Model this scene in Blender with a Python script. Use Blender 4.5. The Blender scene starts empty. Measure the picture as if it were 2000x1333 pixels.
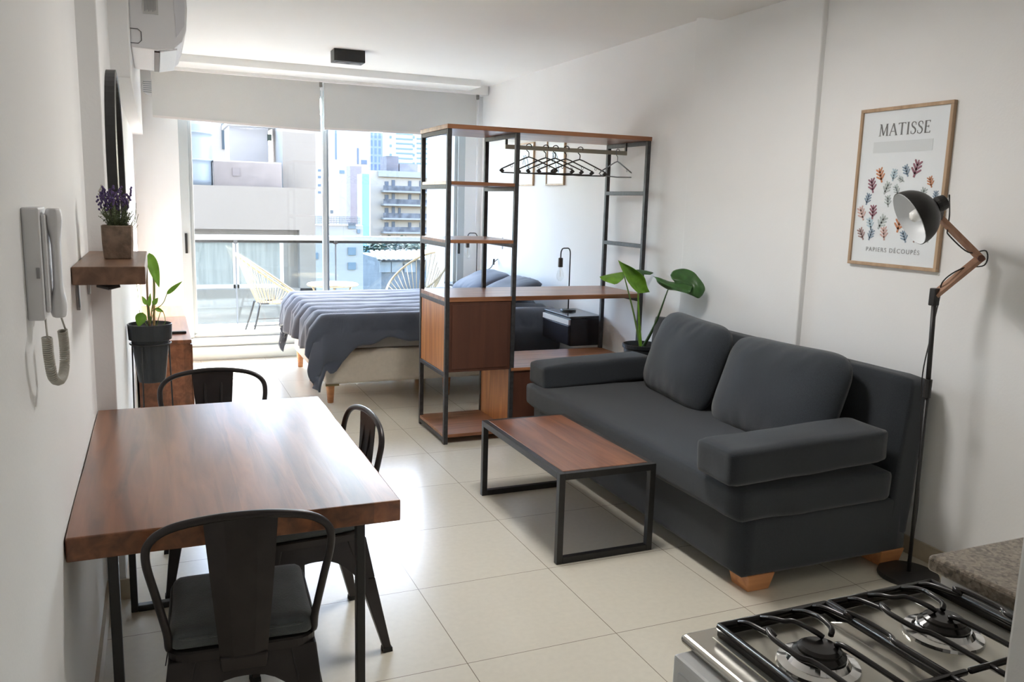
import bpy, bmesh, math, random
from mathutils import Vector, Matrix, noise

S = bpy.context.scene
COL = S.collection
PI = math.pi
random.seed(7)

# ------------------------------------------------------------------ camera, world, sun, exposure
CAM_H, FOC = 1.604, 1618.84
YAW, PITCH, ROLL = math.radians(23.2517), math.radians(9.4996), math.radians(1.5821)
cf = Vector((math.sin(YAW)*math.cos(PITCH), math.cos(YAW)*math.cos(PITCH), -math.sin(PITCH)))
cr = Vector((math.cos(YAW), -math.sin(YAW), 0)); cu = cr.cross(cf)
cr2 = math.cos(ROLL)*cr + math.sin(ROLL)*cu; cu2 = -math.sin(ROLL)*cr + math.cos(ROLL)*cu
cam = bpy.data.objects.new('camera', bpy.data.cameras.new('camera')); COL.objects.link(cam)
cam.matrix_world = Matrix(((cr2.x, cu2.x, -cf.x, 0), (cr2.y, cu2.y, -cf.y, 0), (cr2.z, cu2.z, -cf.z, CAM_H), (0, 0, 0, 1)))
cam.data.sensor_width = 36; cam.data.lens = FOC/2000*36; cam.data.clip_end = 2000; cam.data.clip_start = .05
S.camera = cam

def at(px, py, Y):
    d = cf + (px-1000)/FOC*cr2 - (py-666.5)/FOC*cu2
    return Vector((0, 0, CAM_H)) + d*(Y/d.y)

w = bpy.data.worlds.new('sky'); S.world = w; w.use_nodes = True
nt = w.node_tree; nt.nodes.clear()
sk = nt.nodes.new('ShaderNodeTexSky'); sk.sky_type = 'NISHITA'; sk.sun_disc = False
sk.sun_elevation = math.radians(45); sk.sun_rotation = math.radians(44); sk.air_density = 1.0; sk.dust_density = 2.0; sk.altitude = 50
bg = nt.nodes.new('ShaderNodeBackground'); bg.inputs[1].default_value = 0.74
wo = nt.nodes.new('ShaderNodeOutputWorld')
nt.links.new(sk.outputs[0], bg.inputs[0]); nt.links.new(bg.outputs[0], wo.inputs[0])

sd = bpy.data.lights.new('sun', 'SUN'); sun = bpy.data.objects.new('sun', sd); COL.objects.link(sun)
sd.energy = 9; sd.angle = math.radians(.6); sd.color = (1, .97, .93)
sun.rotation_euler = (Vector((.69*math.cos(.78), .724*math.cos(.78), math.sin(.78)))).to_track_quat('Z', 'Y').to_euler()
sun.location = (6, 16, 20)

S.view_settings.view_transform = 'Standard'; S.view_settings.look = 'None'
S.view_settings.gamma = 1; S.view_settings.use_curve_mapping = False
S.view_settings.exposure = 2.3
cy = S.cycles
cy.max_bounces = 12; cy.diffuse_bounces = 8; cy.glossy_bounces = 5; cy.transmission_bounces = 8; cy.transparent_max_bounces = 12
cy.sample_clamp_indirect = 6; cy.caustics_reflective = False; cy.caustics_refractive = False

# ------------------------------------------------------------------ materials
MATS = {}
def mat(name, col=(.8, .8, .8), rough=.6, metal=0., spec=.5, noise_amt=0., nscale=8., bump=0., bscale=60., stretch=(1, 1, 1), col2=None, sheen=0., emit=None, estr=1.):
    if name in MATS: return MATS[name]
    m = bpy.data.materials.new(name); m.use_nodes = True; MATS[name] = m
    n = m.node_tree.nodes; l = m.node_tree.links; p = n['Principled BSDF']
    p.inputs['Base Color'].default_value = (*col, 1); p.inputs['Roughness'].default_value = rough
    p.inputs['Metallic'].default_value = metal; p.inputs['Specular IOR Level'].default_value = spec
    if sheen: p.inputs['Sheen Weight'].default_value = sheen
    if emit: p.inputs['Emission Color'].default_value = (*emit, 1); p.inputs['Emission Strength'].default_value = estr
    tc = n.new('ShaderNodeTexCoord'); mp = n.new('ShaderNodeMapping'); mp.inputs['Scale'].default_value = stretch
    l.new(tc.outputs['Object'], mp.inputs[0])
    tx = n.new('ShaderNodeTexNoise'); tx.inputs['Scale'].default_value = nscale; tx.inputs['Detail'].default_value = 6
    l.new(mp.outputs[0], tx.inputs['Vector'])
    c2 = col2 or tuple(c*(1-noise_amt) for c in col)
    mx = n.new('ShaderNodeMix'); mx.data_type = 'RGBA'; mx.inputs[6].default_value = (*col, 1); mx.inputs[7].default_value = (*c2, 1)
    rp = n.new('ShaderNodeMapRange'); rp.inputs[1].default_value = .35; rp.inputs[2].default_value = .65
    l.new(tx.outputs[0], rp.inputs[0]); l.new(rp.outputs[0], mx.inputs[0]); l.new(mx.outputs[2], p.inputs['Base Color'])
    if bump:
        t2 = n.new('ShaderNodeTexNoise'); t2.inputs['Scale'].default_value = bscale; t2.inputs['Detail'].default_value = 4
        l.new(mp.outputs[0], t2.inputs['Vector'])
        b = n.new('ShaderNodeBump'); b.inputs['Strength'].default_value = bump; b.inputs['Distance'].default_value = .01
        l.new(t2.outputs[0], b.inputs['Height']); l.new(b.outputs[0], p.inputs['Normal'])
    return m

def wood(name, c1, c2, axis='y', rough=.35, planks=0., coat=.25):
    m = bpy.data.materials.new(name); m.use_nodes = True; MATS[name] = m
    n = m.node_tree.nodes; l = m.node_tree.links; p = n['Principled BSDF']
    tc = n.new('ShaderNodeTexCoord'); mp = n.new('ShaderNodeMapping')
    s = {'x': (1.2, 14, 14), 'y': (14, 1.2, 14), 'z': (14, 14, 1.2)}[axis]; mp.inputs['Scale'].default_value = s
    l.new(tc.outputs['Object'], mp.inputs[0])
    t = n.new('ShaderNodeTexNoise'); t.inputs['Scale'].default_value = 1.6; t.inputs['Detail'].default_value = 8; t.inputs['Distortion'].default_value = .6
    l.new(mp.outputs[0], t.inputs['Vector'])
    t3 = n.new('ShaderNodeTexNoise'); t3.inputs['Scale'].default_value = 1.3; l.new(tc.outputs['Object'], t3.inputs['Vector'])
    r = n.new('ShaderNodeValToRGB'); r.color_ramp.elements[0].position = .32; r.color_ramp.elements[1].position = .68
    r.color_ramp.elements[0].color = (*c1, 1); r.color_ramp.elements[1].color = (*c2, 1)
    l.new(t.outputs[0], r.inputs[0]); out = r.outputs[0]
    ad = n.new('ShaderNodeMix'); ad.data_type = 'RGBA'; ad.blend_type = 'MULTIPLY'; ad.inputs[0].default_value = .5
    l.new(out, ad.inputs[6]); l.new(t3.outputs[0], ad.inputs[7]); 
    mul = n.new('ShaderNodeMix'); mul.data_type = 'RGBA'; mul.inputs[0].default_value = .35
    l.new(out, mul.inputs[6]); l.new(ad.outputs[2], mul.inputs[7]); out = mul.outputs[2]
    if planks:
        sx = n.new('ShaderNodeSeparateXYZ'); l.new(tc.outputs['Object'], sx.inputs[0])
        dv = n.new('ShaderNodeMath'); dv.operation = 'DIVIDE'; dv.inputs[1].default_value = planks; l.new(sx.outputs[0], dv.inputs[0])
        fl = n.new('ShaderNodeMath'); fl.operation = 'FLOOR'; l.new(dv.outputs[0], fl.inputs[0])
        wn = n.new('ShaderNodeTexWhiteNoise'); wn.noise_dimensions = '1D'; l.new(fl.outputs[0], wn.inputs['W'])
        mr = n.new('ShaderNodeMapRange'); mr.inputs[3].default_value = .7; mr.inputs[4].default_value = 1.25; l.new(wn.outputs[0], mr.inputs[0])
        hs = n.new('ShaderNodeHueSaturation'); l.new(mr.outputs[0], hs.inputs['Value']); l.new(out, hs.inputs['Color']); out = hs.outputs[0]
    l.new(out, p.inputs['Base Color'])
    p.inputs['Roughness'].default_value = rough; p.inputs['Coat Weight'].default_value = coat; p.inputs['Coat Roughness'].default_value = .25
    b = n.new('ShaderNodeBump'); b.inputs['Strength'].default_value = .25; b.inputs['Distance'].default_value = .004
    l.new(t.outputs[0], b.inputs['Height']); l.new(b.outputs[0], p.inputs['Normal'])
    return m

def glass(name, tint=(1, 1, 1), refl=.06):
    m = bpy.data.materials.new(name); m.use_nodes = True; MATS[name] = m
    n = m.node_tree.nodes; l = m.node_tree.links; n.clear()
    o = n.new('ShaderNodeOutputMaterial'); t = n.new('ShaderNodeBsdfTransparent'); t.inputs[0].default_value = (*tint, 1)
    g = n.new('ShaderNodeBsdfGlossy'); g.inputs['Roughness'].default_value = .02
    f = n.new('ShaderNodeLayerWeight'); f.inputs[0].default_value = .5
    pw = n.new('ShaderNodeMath'); pw.operation = 'POWER'; pw.inputs[1].default_value = 5; l.new(f.outputs['Facing'], pw.inputs[0])
    ma = n.new('ShaderNodeMath'); ma.operation = 'MULTIPLY_ADD'; ma.inputs[1].default_value = .7; ma.inputs[2].default_value = refl*.6; l.new(pw.outputs[0], ma.inputs[0])
    x = n.new('ShaderNodeMixShader'); l.new(ma.outputs[0], x.inputs[0]); l.new(t.outputs[0], x.inputs[1]); l.new(g.outputs[0], x.inputs[2]); l.new(x.outputs[0], o.inputs[0])
    return m

M_wall = mat('wall_paint', (.84, .842, .84), .75, noise_amt=.02, nscale=2, bump=.06, bscale=90, spec=.25)
M_ceil = mat('ceiling_paint', (.86, .855, .835), .85, noise_amt=.015, nscale=2, spec=.2)
M_white = mat('white_lacquer', (.80, .80, .80), .35)
M_plast = mat('white_plastic', (.78, .78, .80), .3, noise_amt=.02)
M_alu = mat('aluminium', (.30, .33, .35), .4, metal=.6, noise_amt=.03)
M_frame = mat('window_frame_paint', (.50, .54, .55), .4, noise_amt=.02)
M_black = mat('black_metal', (.018, .017, .017), .42, spec=.5, noise_amt=.3, nscale=30)
M_blackg = mat('black_enamel', (.012, .010, .011), .22, noise_amt=.2)
M_chair = mat('gunmetal_steel', (.042, .036, .036), .36, metal=.5, noise_amt=.25, nscale=12)
M_shelfm = mat('raw_dark_steel', (.055, .054, .056), .5, metal=.3, noise_amt=.35, nscale=40)
M_pad = mat('grey_velvet', (.095, .108, .112), .85, noise_amt=.3, nscale=14, bump=.25, bscale=220, sheen=.3)
M_sofa = mat('charcoal_fabric', (.034, .040, .048), .95, noise_amt=.22, nscale=260, bump=.35, bscale=500, sheen=.25, spec=.15)
M_pillow = mat('charcoal_cushion_fabric', (.038, .045, .054), .95, noise_amt=.22, nscale=220, bump=.3, bscale=450, sheen=.3, spec=.15)
M_duvet = mat('slate_blue_duvet', (.075, .088, .118), .7, noise_amt=.1, nscale=6, bump=.15, bscale=18, sheen=.25, spec=.3)
M_sheet = mat('grey_sheet', (.36, .35, .34), .9, noise_amt=.1, bump=.3, bscale=25)
M_bedbase = mat('cream_bed_fabric', (.66, .60, .51), .9, noise_amt=.06, nscale=40, bump=.1, bscale=200)
M_wood = wood('walnut_stained_wood', (.16, .052, .020), (.34, .125, .052), 'y', .3, .12)
M_table = wood('dining_table_wood', (.14, .043, .013), (.36, .125, .042), 'y', .28, .17, .5)
M_shelfw = wood('shelf_wood', (.20, .075, .030), (.42, .18, .08), 'x', .34)
M_panel = wood('dark_panel_wood', (.085, .030, .016), (.115, .040, .021), 'z', .55, 0, .08)
M_side = wood('orange_panel_wood', (.42, .14, .035), (.68, .28, .08), 'z', .4)
M_legw = wood('orange_pine', (.45, .17, .06), (.72, .33, .13), 'x', .45)
M_shelf2 = wood('wall_shelf_wood', (.12, .058, .032), (.26, .14, .08), 'y', .45)
M_ash = wood('ash_wood', (.40, .26, .15), (.55, .38, .24), 'z', .5)
M_oakarm = wood('lamp_arm_wood', (.34, .17, .10), (.48, .27, .17), 'z', .5)
M_blind = mat('blind_fabric', (.62, .62, .60), .9, noise_amt=.03, nscale=200)
M_glass = glass('window_glass', (.97, .985, .985))
M_rglass = glass('railing_glass', (.90, .95, .96))
M_bulb = glass('bulb_glass', (.96, .96, .95))
M_mirror = mat('mirror_glass', (.85, .85, .85), .03, metal=1.)
M_leaf = mat('alocasia_leaf', (.045, .13, .03), .35, noise_amt=.3, nscale=20)
M_leafy = mat('young_green_leaf', (.20, .42, .04), .4, noise_amt=.3, nscale=20)
M_stem = mat('green_stem', (.16, .26, .06), .5, noise_amt=.2)
M_soil = mat('potting_soil', (.03, .022, .016), .95, noise_amt=.4, nscale=60, bump=.8)
M_pot = mat('black_pot_plastic', (.028, .032, .036), .4, noise_amt=.15)
M_rattan = mat('cream_rattan', (.40, .31, .18), .6, noise_amt=.15, nscale=60)
M_steel = mat('brushed_steel', (.62, .60, .55), .22, metal=.95, noise_amt=.06, nscale=6, stretch=(1, 12, 1))
M_chrome = mat('chrome', (.8, .8, .8), .12, metal=1.)
M_paper = mat('poster_paper', (.76, .80, .83), .35, noise_amt=.02, nscale=3)

def granite():
    m = mat('granite', (.34, .28, .22), .28, noise_amt=.75, nscale=90)
    n = m.node_tree.nodes; l = m.node_tree.links
    v = n.new('ShaderNodeTexVoronoi'); v.inputs['Scale'].default_value = 160
    tc = n.new('ShaderNodeTexCoord'); l.new(tc.outputs['Object'], v.inputs['Vector'])
    old = n['Principled BSDF'].inputs['Base Color'].links[0].from_socket
    r = n.new('ShaderNodeValToRGB'); r.color_ramp.elements[0].color = (.05, .04, .035, 1); r.color_ramp.elements[1].color = (.46, .39, .31, 1)
    r.color_ramp.elements[1].position = .8
    l.new(v.outputs['Color'], r.inputs[0])
    x = n.new('ShaderNodeMix'); x.data_type = 'RGBA'; x.inputs[0].default_value = .55
    l.new(old, x.inputs[6]); l.new(r.outputs[0], x.inputs[7]); l.new(x.outputs[2], n['Principled BSDF'].inputs['Base Color'])
    return m
M_granite = granite()

def tiles():
    m = bpy.data.materials.new('porcelain_floor_tiles'); m.use_nodes = True
    n = m.node_tree.nodes; l = m.node_tree.links; p = n['Principled BSDF']
    tc = n.new('ShaderNodeTexCoord'); mp = n.new('ShaderNodeMapping'); mp.inputs['Location'].default_value = (-.9458+6, -3.7184+6, 0)
    l.new(tc.outputs['Object'], mp.inputs[0])
    b = n.new('ShaderNodeTexBrick'); b.offset = 0; b.squash = 1
    b.inputs['Scale'].default_value = 1; b.inputs['Brick Width'].default_value = .6; b.inputs['Row Height'].default_value = .6
    b.inputs['Mortar Size'].default_value = .0016; b.inputs['Mortar Smooth'].default_value = .1
    b.inputs['Color1'].default_value = (.72, .68, .575, 1); b.inputs['Color2'].default_value = (.75, .71, .60, 1); b.inputs['Mortar'].default_value = (.26, .22, .17, 1)
    l.new(mp.outputs[0], b.inputs['Vector'])
    t = n.new('ShaderNodeTexNoise'); t.inputs['Scale'].default_value = 40; t.inputs['Detail'].default_value = 8; l.new(tc.outputs['Object'], t.inputs['Vector'])
    x = n.new('ShaderNodeMix'); x.data_type = 'RGBA'; x.blend_type = 'MULTIPLY'; x.inputs[0].default_value = .12
    l.new(b.outputs[0], x.inputs[6]); l.new(t.outputs[0], x.inputs[7]); l.new(x.outputs[2], p.inputs['Base Color'])
    p.inputs['Roughness'].default_value = .24; p.inputs['Specular IOR Level'].default_value = .6
    return m
M_tile = tiles()

# ------------------------------------------------------------------ geometry helpers
def root_off(o):
    v = Vector((0, 0, 0))
    while o: v += o.location; o = o.parent
    return v

class B:
    def __init__(s): s.v = []; s.f = []
    def add(s, vs, fs):
        o = len(s.v); s.v += [tuple(v) for v in vs]; s.f += [tuple(i+o for i in f) for f in fs]; return s
    def box(s, x0, x1, y0, y1, z0, z1):
        v = [(x, y, z) for x in (x0, x1) for y in (y0, y1) for z in (z0, z1)]
        return s.add(v, [(0, 1, 3, 2), (4, 6, 7, 5), (0, 4, 5, 1), (2, 3, 7, 6), (0, 2, 6, 4), (1, 5, 7, 3)])
    def hexa(s, lo, hi):  # two quads (4 pts each), bottom & top
        v = list(lo)+list(hi)
        return s.add(v, [(3, 2, 1, 0), (4, 5, 6, 7), (0, 1, 5, 4), (1, 2, 6, 5), (2, 3, 7, 6), (3, 0, 4, 7)])
    def bar(s, a, b, w, h=None, up=(0, 0, 1)):
        h = h or w; a = Vector(a); b = Vector(b); d = (b-a).normalized(); u = Vector(up)
        if abs(d.dot(u)) > .95: u = Vector((0, 1, 0))
        r = d.cross(u).normalized(); u = r.cross(d).normalized()
        q = [(-w/2, -h/2), (w/2, -h/2), (w/2, h/2), (-w/2, h/2)]
        return s.hexa([a+r*i+u*j for i, j in q], [b+r*i+u*j for i, j in q])
    def tube(s, pts, r, n=8, closed=False, caps=True):
        pts = [Vector(p) for p in pts]; N = len(pts); rs = r if isinstance(r, (list, tuple)) else [r]*N
        T = []
        for i in range(N):
            a = pts[i-1] if (i or closed) else pts[0]; b = pts[(i+1) % N] if (i < N-1 or closed) else pts[-1]
            T.append((b-a).normalized() if (b-a).length > 1e-9 else Vector((0, 0, 1)))
        u = T[0].orthogonal().normalized(); vs = []
        for i in range(N):
            u = (u - T[i]*u.dot(T[i])); u = u.normalized() if u.length > 1e-6 else T[i].orthogonal().normalized()
            w2 = T[i].cross(u)
            for k in range(n):
                a = 2*PI*k/n; vs.append(pts[i]+(u*math.cos(a)+w2*math.sin(a))*rs[i])
        fs = []
        for i in range(N if closed else N-1):
            j = (i+1) % N
            for k in range(n): fs.append((i*n+k, i*n+(k+1) % n, j*n+(k+1) % n, j*n+k))
        if caps and not closed: fs += [tuple(range(n-1, -1, -1)), tuple(range((N-1)*n, N*n))]
        return s.add(vs, fs)
    def lathe(s, prof, c=(0, 0, 0), n=28, M=None):
        vs = []; c = Vector(c)
        for r, z in prof:
            for k in range(n):
                a = 2*PI*k/n; p = Vector((r*math.cos(a), r*math.sin(a), z)); vs.append((M @ p if M else p)+c)
        fs = [(i*n+k, i*n+(k+1) % n, (i+1)*n+(k+1) % n, (i+1)*n+k) for i in range(len(prof)-1) for k in range(n)]
        if prof[0][0] > 1e-6: fs.append(tuple(range(n-1, -1, -1)))
        if prof[-1][0] > 1e-6: m_ = (len(prof)-1)*n; fs.append(tuple(range(m_, m_+n)))
        return s.add(vs, fs)
    def lathe_open(s, prof, c=(0, 0, 0), n=28, M=None):
        vs = []; c = Vector(c)
        for r, z in prof:
            for k in range(n):
                a = 2*PI*k/n; p = Vector((r*math.cos(a), r*math.sin(a), z)); vs.append((M @ p if M else p)+c)
        return s.add(vs, [(i*n+k, i*n+(k+1) % n, (i+1)*n+(k+1) % n, (i+1)*n+k) for i in range(len(prof)-1) for k in range(n)])
    def grid(s, fn, nu, nv):
        vs = [fn(i/nu, j/nv) for i in range(nu+1) for j in range(nv+1)]
        return s.add(vs, [(i*(nv+1)+j, (i+1)*(nv+1)+j, (i+1)*(nv+1)+j+1, i*(nv+1)+j+1) for i in range(nu) for j in range(nv)])
    def rbox(s, c, size, r, n=8, bulge=0., wr=0., seed=0, rot=None):
        """rounded cushion block with optional swelling and creases"""
        hx, hy, hz = [d/2 for d in size]; c = Vector(c); H = Vector((hx, hy, hz)); key = {}; vs = []; fs = []
        def vert(i, j, k):
            t = (i, j, k)
            if t in key: return key[t]
            p = Vector([(-1+2*a/n) for a in t])
            q = Vector([math.copysign(abs(a)**.75, a) for a in p])  # denser near the edges
            q = Vector([q[x]*H[x] for x in range(3)])
            inn = Vector([max(-(H[x]-r), min(H[x]-r, q[x])) for x in range(3)]); d = q-inn
            if d.length > 1e-9: d = d.normalized()*r
            o = inn+d
            if bulge:
                sm = min(range(3), key=lambda x: H[x]); oth = [x for x in range(3) if x != sm]
                w_ = (1-(o[oth[0]]/H[oth[0]])**2)*(1-(o[oth[1]]/H[oth[1]])**2)
                o[sm] += bulge*max(0, w_)*(1 if p[sm] > 0 else -1)*abs(p[sm])
            if wr:
                nn = noise.noise_vector(o*5+Vector((seed*7.3, seed, 0))); o += nn*wr
                n2 = noise.noise((o*14)+Vector((seed, 3, 1))); o += (o.normalized())*n2*wr*.4
            if rot: o = rot @ o
            key[t] = len(vs); vs.append(o+c); return key[t]
        for a in range(3):
            b_, c_ = (a+1) % 3, (a+2) % 3
            for side in (0, n):
                for i in range(n):
                    for j in range(n):
                        q = []
                        for (ii, jj) in ((i, j), (i+1, j), (i+1, j+1), (i, j+1)):
                            t = [0, 0, 0]; t[a] = side; t[b_] = ii; t[c_] = jj; q.append(vert(*t))
                        fs.append(tuple(q if side else q[::-1]))
        return s.add(vs, fs)
    def build(s, name, m, parent=None, smooth=False, bevel=0., loc=None, sub=0, solid=0., seg=2):
        me = bpy.data.meshes.new(name); off = root_off(parent) if parent else Vector(loc or (0, 0, 0))
        me.from_pydata([tuple(Vector(v)-off) for v in s.v], [], s.f); me.validate(); me.update()
        o = bpy.data.objects.new(name, me); COL.objects.link(o); me.materials.append(m)
        bm = bmesh.new(); bm.from_mesh(me); bmesh.ops.recalc_face_normals(bm, faces=bm.faces); bm.to_mesh(me); bm.free()
        if parent: o.parent = parent
        else: o.location = off
        if smooth:
            for p in me.polygons: p.use_smooth = True
        if solid: q = o.modifiers.new('thick', 'SOLIDIFY'); q.thickness = solid; q.offset = 0
        if bevel: q = o.modifiers.new('bev', 'BEVEL'); q.width = bevel; q.segments = seg; q.limit_method = 'ANGLE'; q.angle_limit = .6
        if sub: q = o.modifiers.new('sub', 'SUBSURF'); q.levels = sub; q.render_levels = sub
        return o

def thing(name, label, cat, loc, group=None, rz=0):
    o = bpy.data.objects.new(name, None); COL.objects.link(o); o.location = loc; o.rotation_euler = (0, 0, rz); o.empty_display_size = .1
    o['label'] = label; o['category'] = cat
    if group: o['group'] = group
    return o
def tag(o, label, cat, group=None, kind=None):
    o['label'] = label; o['category'] = cat
    if group: o['group'] = group
    if kind: o['kind'] = kind
    return o
def struct(o, label=None):
    o['kind'] = 'structure'
    if label: o['label'] = label
    return o
def copy_tree(o, parent=None):
    c = o.copy(); COL.objects.link(c)
    if parent: c.parent = parent
    for ch in list(o.children): copy_tree(ch, c)
    return c
def bez(pts, n=8):
    """Catmull-Rom through points"""
    P = [Vector(p) for p in pts]; P = [P[0]*2-P[1]]+P+[P[-1]*2-P[-2]]; out = []
    for i in range(1, len(P)-2):
        for k in range(n):
            t = k/n; a, b, c, d = P[i-1:i+3]
            out.append(.5*((2*b)+(c-a)*t+(2*a-5*b+4*c-d)*t*t+(3*b-a-3*c+d)*t**3))
    out.append(P[-2]); return out
def text(name, body, size, M4, m, parent, ext=.0004, align='CENTER', spacing=1.):
    cu_ = bpy.data.curves.new(name, 'FONT'); cu_.body = body; cu_.size = size; cu_.extrude = ext; cu_.align_x = align; cu_.space_character = spacing
    t = bpy.data.objects.new(name, cu_); COL.objects.link(t); bpy.context.view_layer.update()
    me = bpy.data.meshes.new_from_object(t); COL.objects.unlink(t); bpy.data.objects.remove(t)
    me.transform(M4); off = root_off(parent); me.transform(Matrix.Translation(-off))
    o = bpy.data.objects.new(name, me); COL.objects.link(o); o.parent = parent; me.materials.clear(); me.materials.append(m); return o

# ------------------------------------------------------------------ room shell
XL, XR, XP = -.235, 3.25, -.165          # left wall, right wall, left wall beyond the pilaster
ZC, ZN = 2.79, 2.735                      # ceiling beyond and before the dropped part
struct(B().box(XL-.2, XR+.2, -1.4, 8.5, -.12, 0).build('floor', M_tile), 'pale beige square porcelain floor tiles')
struct(B().box(XL-.2, XL, -1.4, 3.44, 0, 3).build('wall_left', M_wall))
struct(B().box(XL-.2, XP, 3.44, 8.9, 0, 3).build('wall_left.001', M_wall, bevel=.004))
struct(B().box(XP-.1, -.08, 4.33, 8.46, 2.12, 2.9).build('wall_left_beam', M_wall, bevel=.004))
struct(B().box(XR, XR+.2, -1.4, 8.9, 0, 3).build('wall_right', M_wall))
struct(B().box(3.218, XR+.05, 3.53, 4.66, 0, 2.9).build('wall_right_pilaster', M_wall, bevel=.006))
struct(B().box(XL-.2, XR+.2, 4.40, 8.9, ZC, 3).build('ceiling', M_ceil))
struct(B().box(XL-.2, XR+.2, -1.4, 4.40, ZN, 3).build('ceiling.001', M_ceil))
struct(B().box(-.16, 3.02, 7.98, 8.34, 2.725, 2.80).build('trim_1', M_ceil, bevel=.003), 'white dropped ceiling box above the roller blinds')
struct(B().box(-.16, 3.24, 8.34, 8.52, 2.70, 2.80).build('trim_2', M_ceil))
struct(B().box(XL-.2, XR+.2, -1.6, -1.4, 0, 3).build('wall_back', M_wall))
struct(B().box(.603, .70, .28, .40, 0, 3).build('wall_entry', M_wall, bevel=.003))
struct(B().box(XL-.2, .22, 8.52, 8.80, 0, 2.9).build('wall_window_left', M_wall))
g = B()
for x in (-.02, .10): g.box(x, x+.006, 8.512, 8.53, .5, 2.7)
struct(g.build('trim_3', M_wall))
struct(B().box(3.06, XR+.2, 8.52, 8.80, 0, 2.9).build('wall_window_right', M_wall))
struct(B().box(.24, 3.06, 8.56, 8.80, 2.62, 2.9).build('wall_window_top', M_wall))
# our own building carries on above and around the flat
struct(B().box(-14, 16, 8.62, 8.8, 3.0, 26).box(-14, -.45, 8.62, 8.8, -30, 3.0).box(3.46, 16, 8.62, 8.8, -30, 3.0).box(-14, 16, 8.62, 8.8, -30, -.14).build('wall_facade', mat('facade_render', (.22, .21, .2), .9)))
# baseboards: strips of the floor tile
M_bb = mat('baseboard_tile', (.52, .45, .34), .3, noise_amt=.08, nscale=30)
struct(B().box(3.238, XR, -1.4, 3.53, 0, .085).build('baseboard_right', M_bb, bevel=.002))
struct(B().box(3.206, 3.218, 3.53, 4.66, 0, .085).build('baseboard_right.001', M_bb))
struct(B().box(3.238, XR, 4.66, 8.5, 0, .085).build('baseboard_right.002', M_bb))
struct(B().box(XL, XL+.012, -1.4, 3.43, 0, .085).build('baseboard_left', M_bb))
struct(B().box(XL, XP+.012, 3.428, 3.44, 0, .085).build('baseboard_left.001', M_bb))
struct(B().box(XP, XP+.012, 3.44, 8.5, 0, .085).build('baseboard_left.002', M_bb))
# threshold of the balcony door
struct(B().box(.2, 3.07, 8.47, 8.80, 0, .13).build('trim_4', M_frame, bevel=.004))
struct(B().box(.2, 3.07, 8.50, 8.80, .13, .215).build('trim_5', M_frame, bevel=.004))
# window_1: frames and sliding panes
wf = struct(B().box(.22, .30, 8.52, 8.70, .215, 2.62).box(.30, .335, 8.55, 8.64, .24, 2.62).box(2.985, 3.06, 8.52, 8.70, .215, 2.62).box(2.95, 2.985, 8.55, 8.64, .24, 2.62)
            .box(.24, 3.06, 8.53, 8.70, 2.58, 2.64).box(.24, 3.06, 8.53, 8.72, .205, .25).build('window_1', M_frame, bevel=.003), 'white aluminium frame of the sliding balcony door')
B().box(1.555, 1.595, 8.55, 8.60, .25, 2.6).build('window_mullion', M_frame, wf, bevel=.003)
B().box(1.600, 1.628, 8.61, 8.66, .25, 2.6).build('window_mullion', M_alu, wf, bevel=.003)
B().box(.33, 1.56, 8.572, 8.578, .25, 2.6).build('window_pane', M_glass, wf)
B().box(1.62, 2.96, 8.632, 8.638, .25, 2.6).build('window_pane', M_glass, wf)
for x in (.245, 2.99):
    B().box(x, x+.022, 8.50, 8.52, 1.04, 1.23).build('door_handle', M_black, wf, bevel=.003)

# roller blinds
for (x0, x1, zl, zr, lab) in ((.01, 1.512, 2.296, 2.252, 'pale grey roller blind half lowered over the left pane, hem slightly crooked'), (1.548, 3.135, 2.276, 2.292, 'pale grey roller blind half lowered over the right pane, hem level')):
    t = thing('roller_blind', lab, 'blind', (x0, 8.42, 2.25), 'roller blinds of the balcony door')
    n = 24
    B().add([(x0, 8.40, zl), (x1, 8.40, zr), (x1, 8.402, 2.70), (x0, 8.402, 2.70), (x0, 8.406, zl), (x1, 8.406, zr), (x1, 8.408, 2.70), (x0, 8.408, 2.70)],
            [(0, 1, 2, 3), (7, 6, 5, 4), (0, 4, 5, 1), (0, 3, 7, 4), (1, 5, 6, 2)]).build('blind_fabric', M_blind, t)
    B().hexa([(x0, 8.394, zl-.02), (x1, 8.394, zr-.02), (x1, 8.414, zr-.02), (x0, 8.414, zl-.02)], [(x0, 8.394, zl), (x1, 8.394, zr), (x1, 8.414, zr), (x0, 8.414, zl)]).build('bottom_rail', mat('blind_rail', (.72, .68, .66), .5), t)
    B().box(x1-.006, x1+.022, 8.39, 8.44, 2.655, 2.70).build('bracket', mat('grey_bracket', (.22, .22, .2), .5), t)
    B().tube([(x1+.012, 8.405, 2.66), (x1+.012, 8.405, 1.9), (x1+.016, 8.405, 1.3)], .0035, 6).tube([(x1+.020, 8.400, 2.66), (x1+.024, 8.400, 1.9), (x1+.016, 8.405, 1.3)], .0035, 6).build('pull_chain', M_plast, t)

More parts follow.
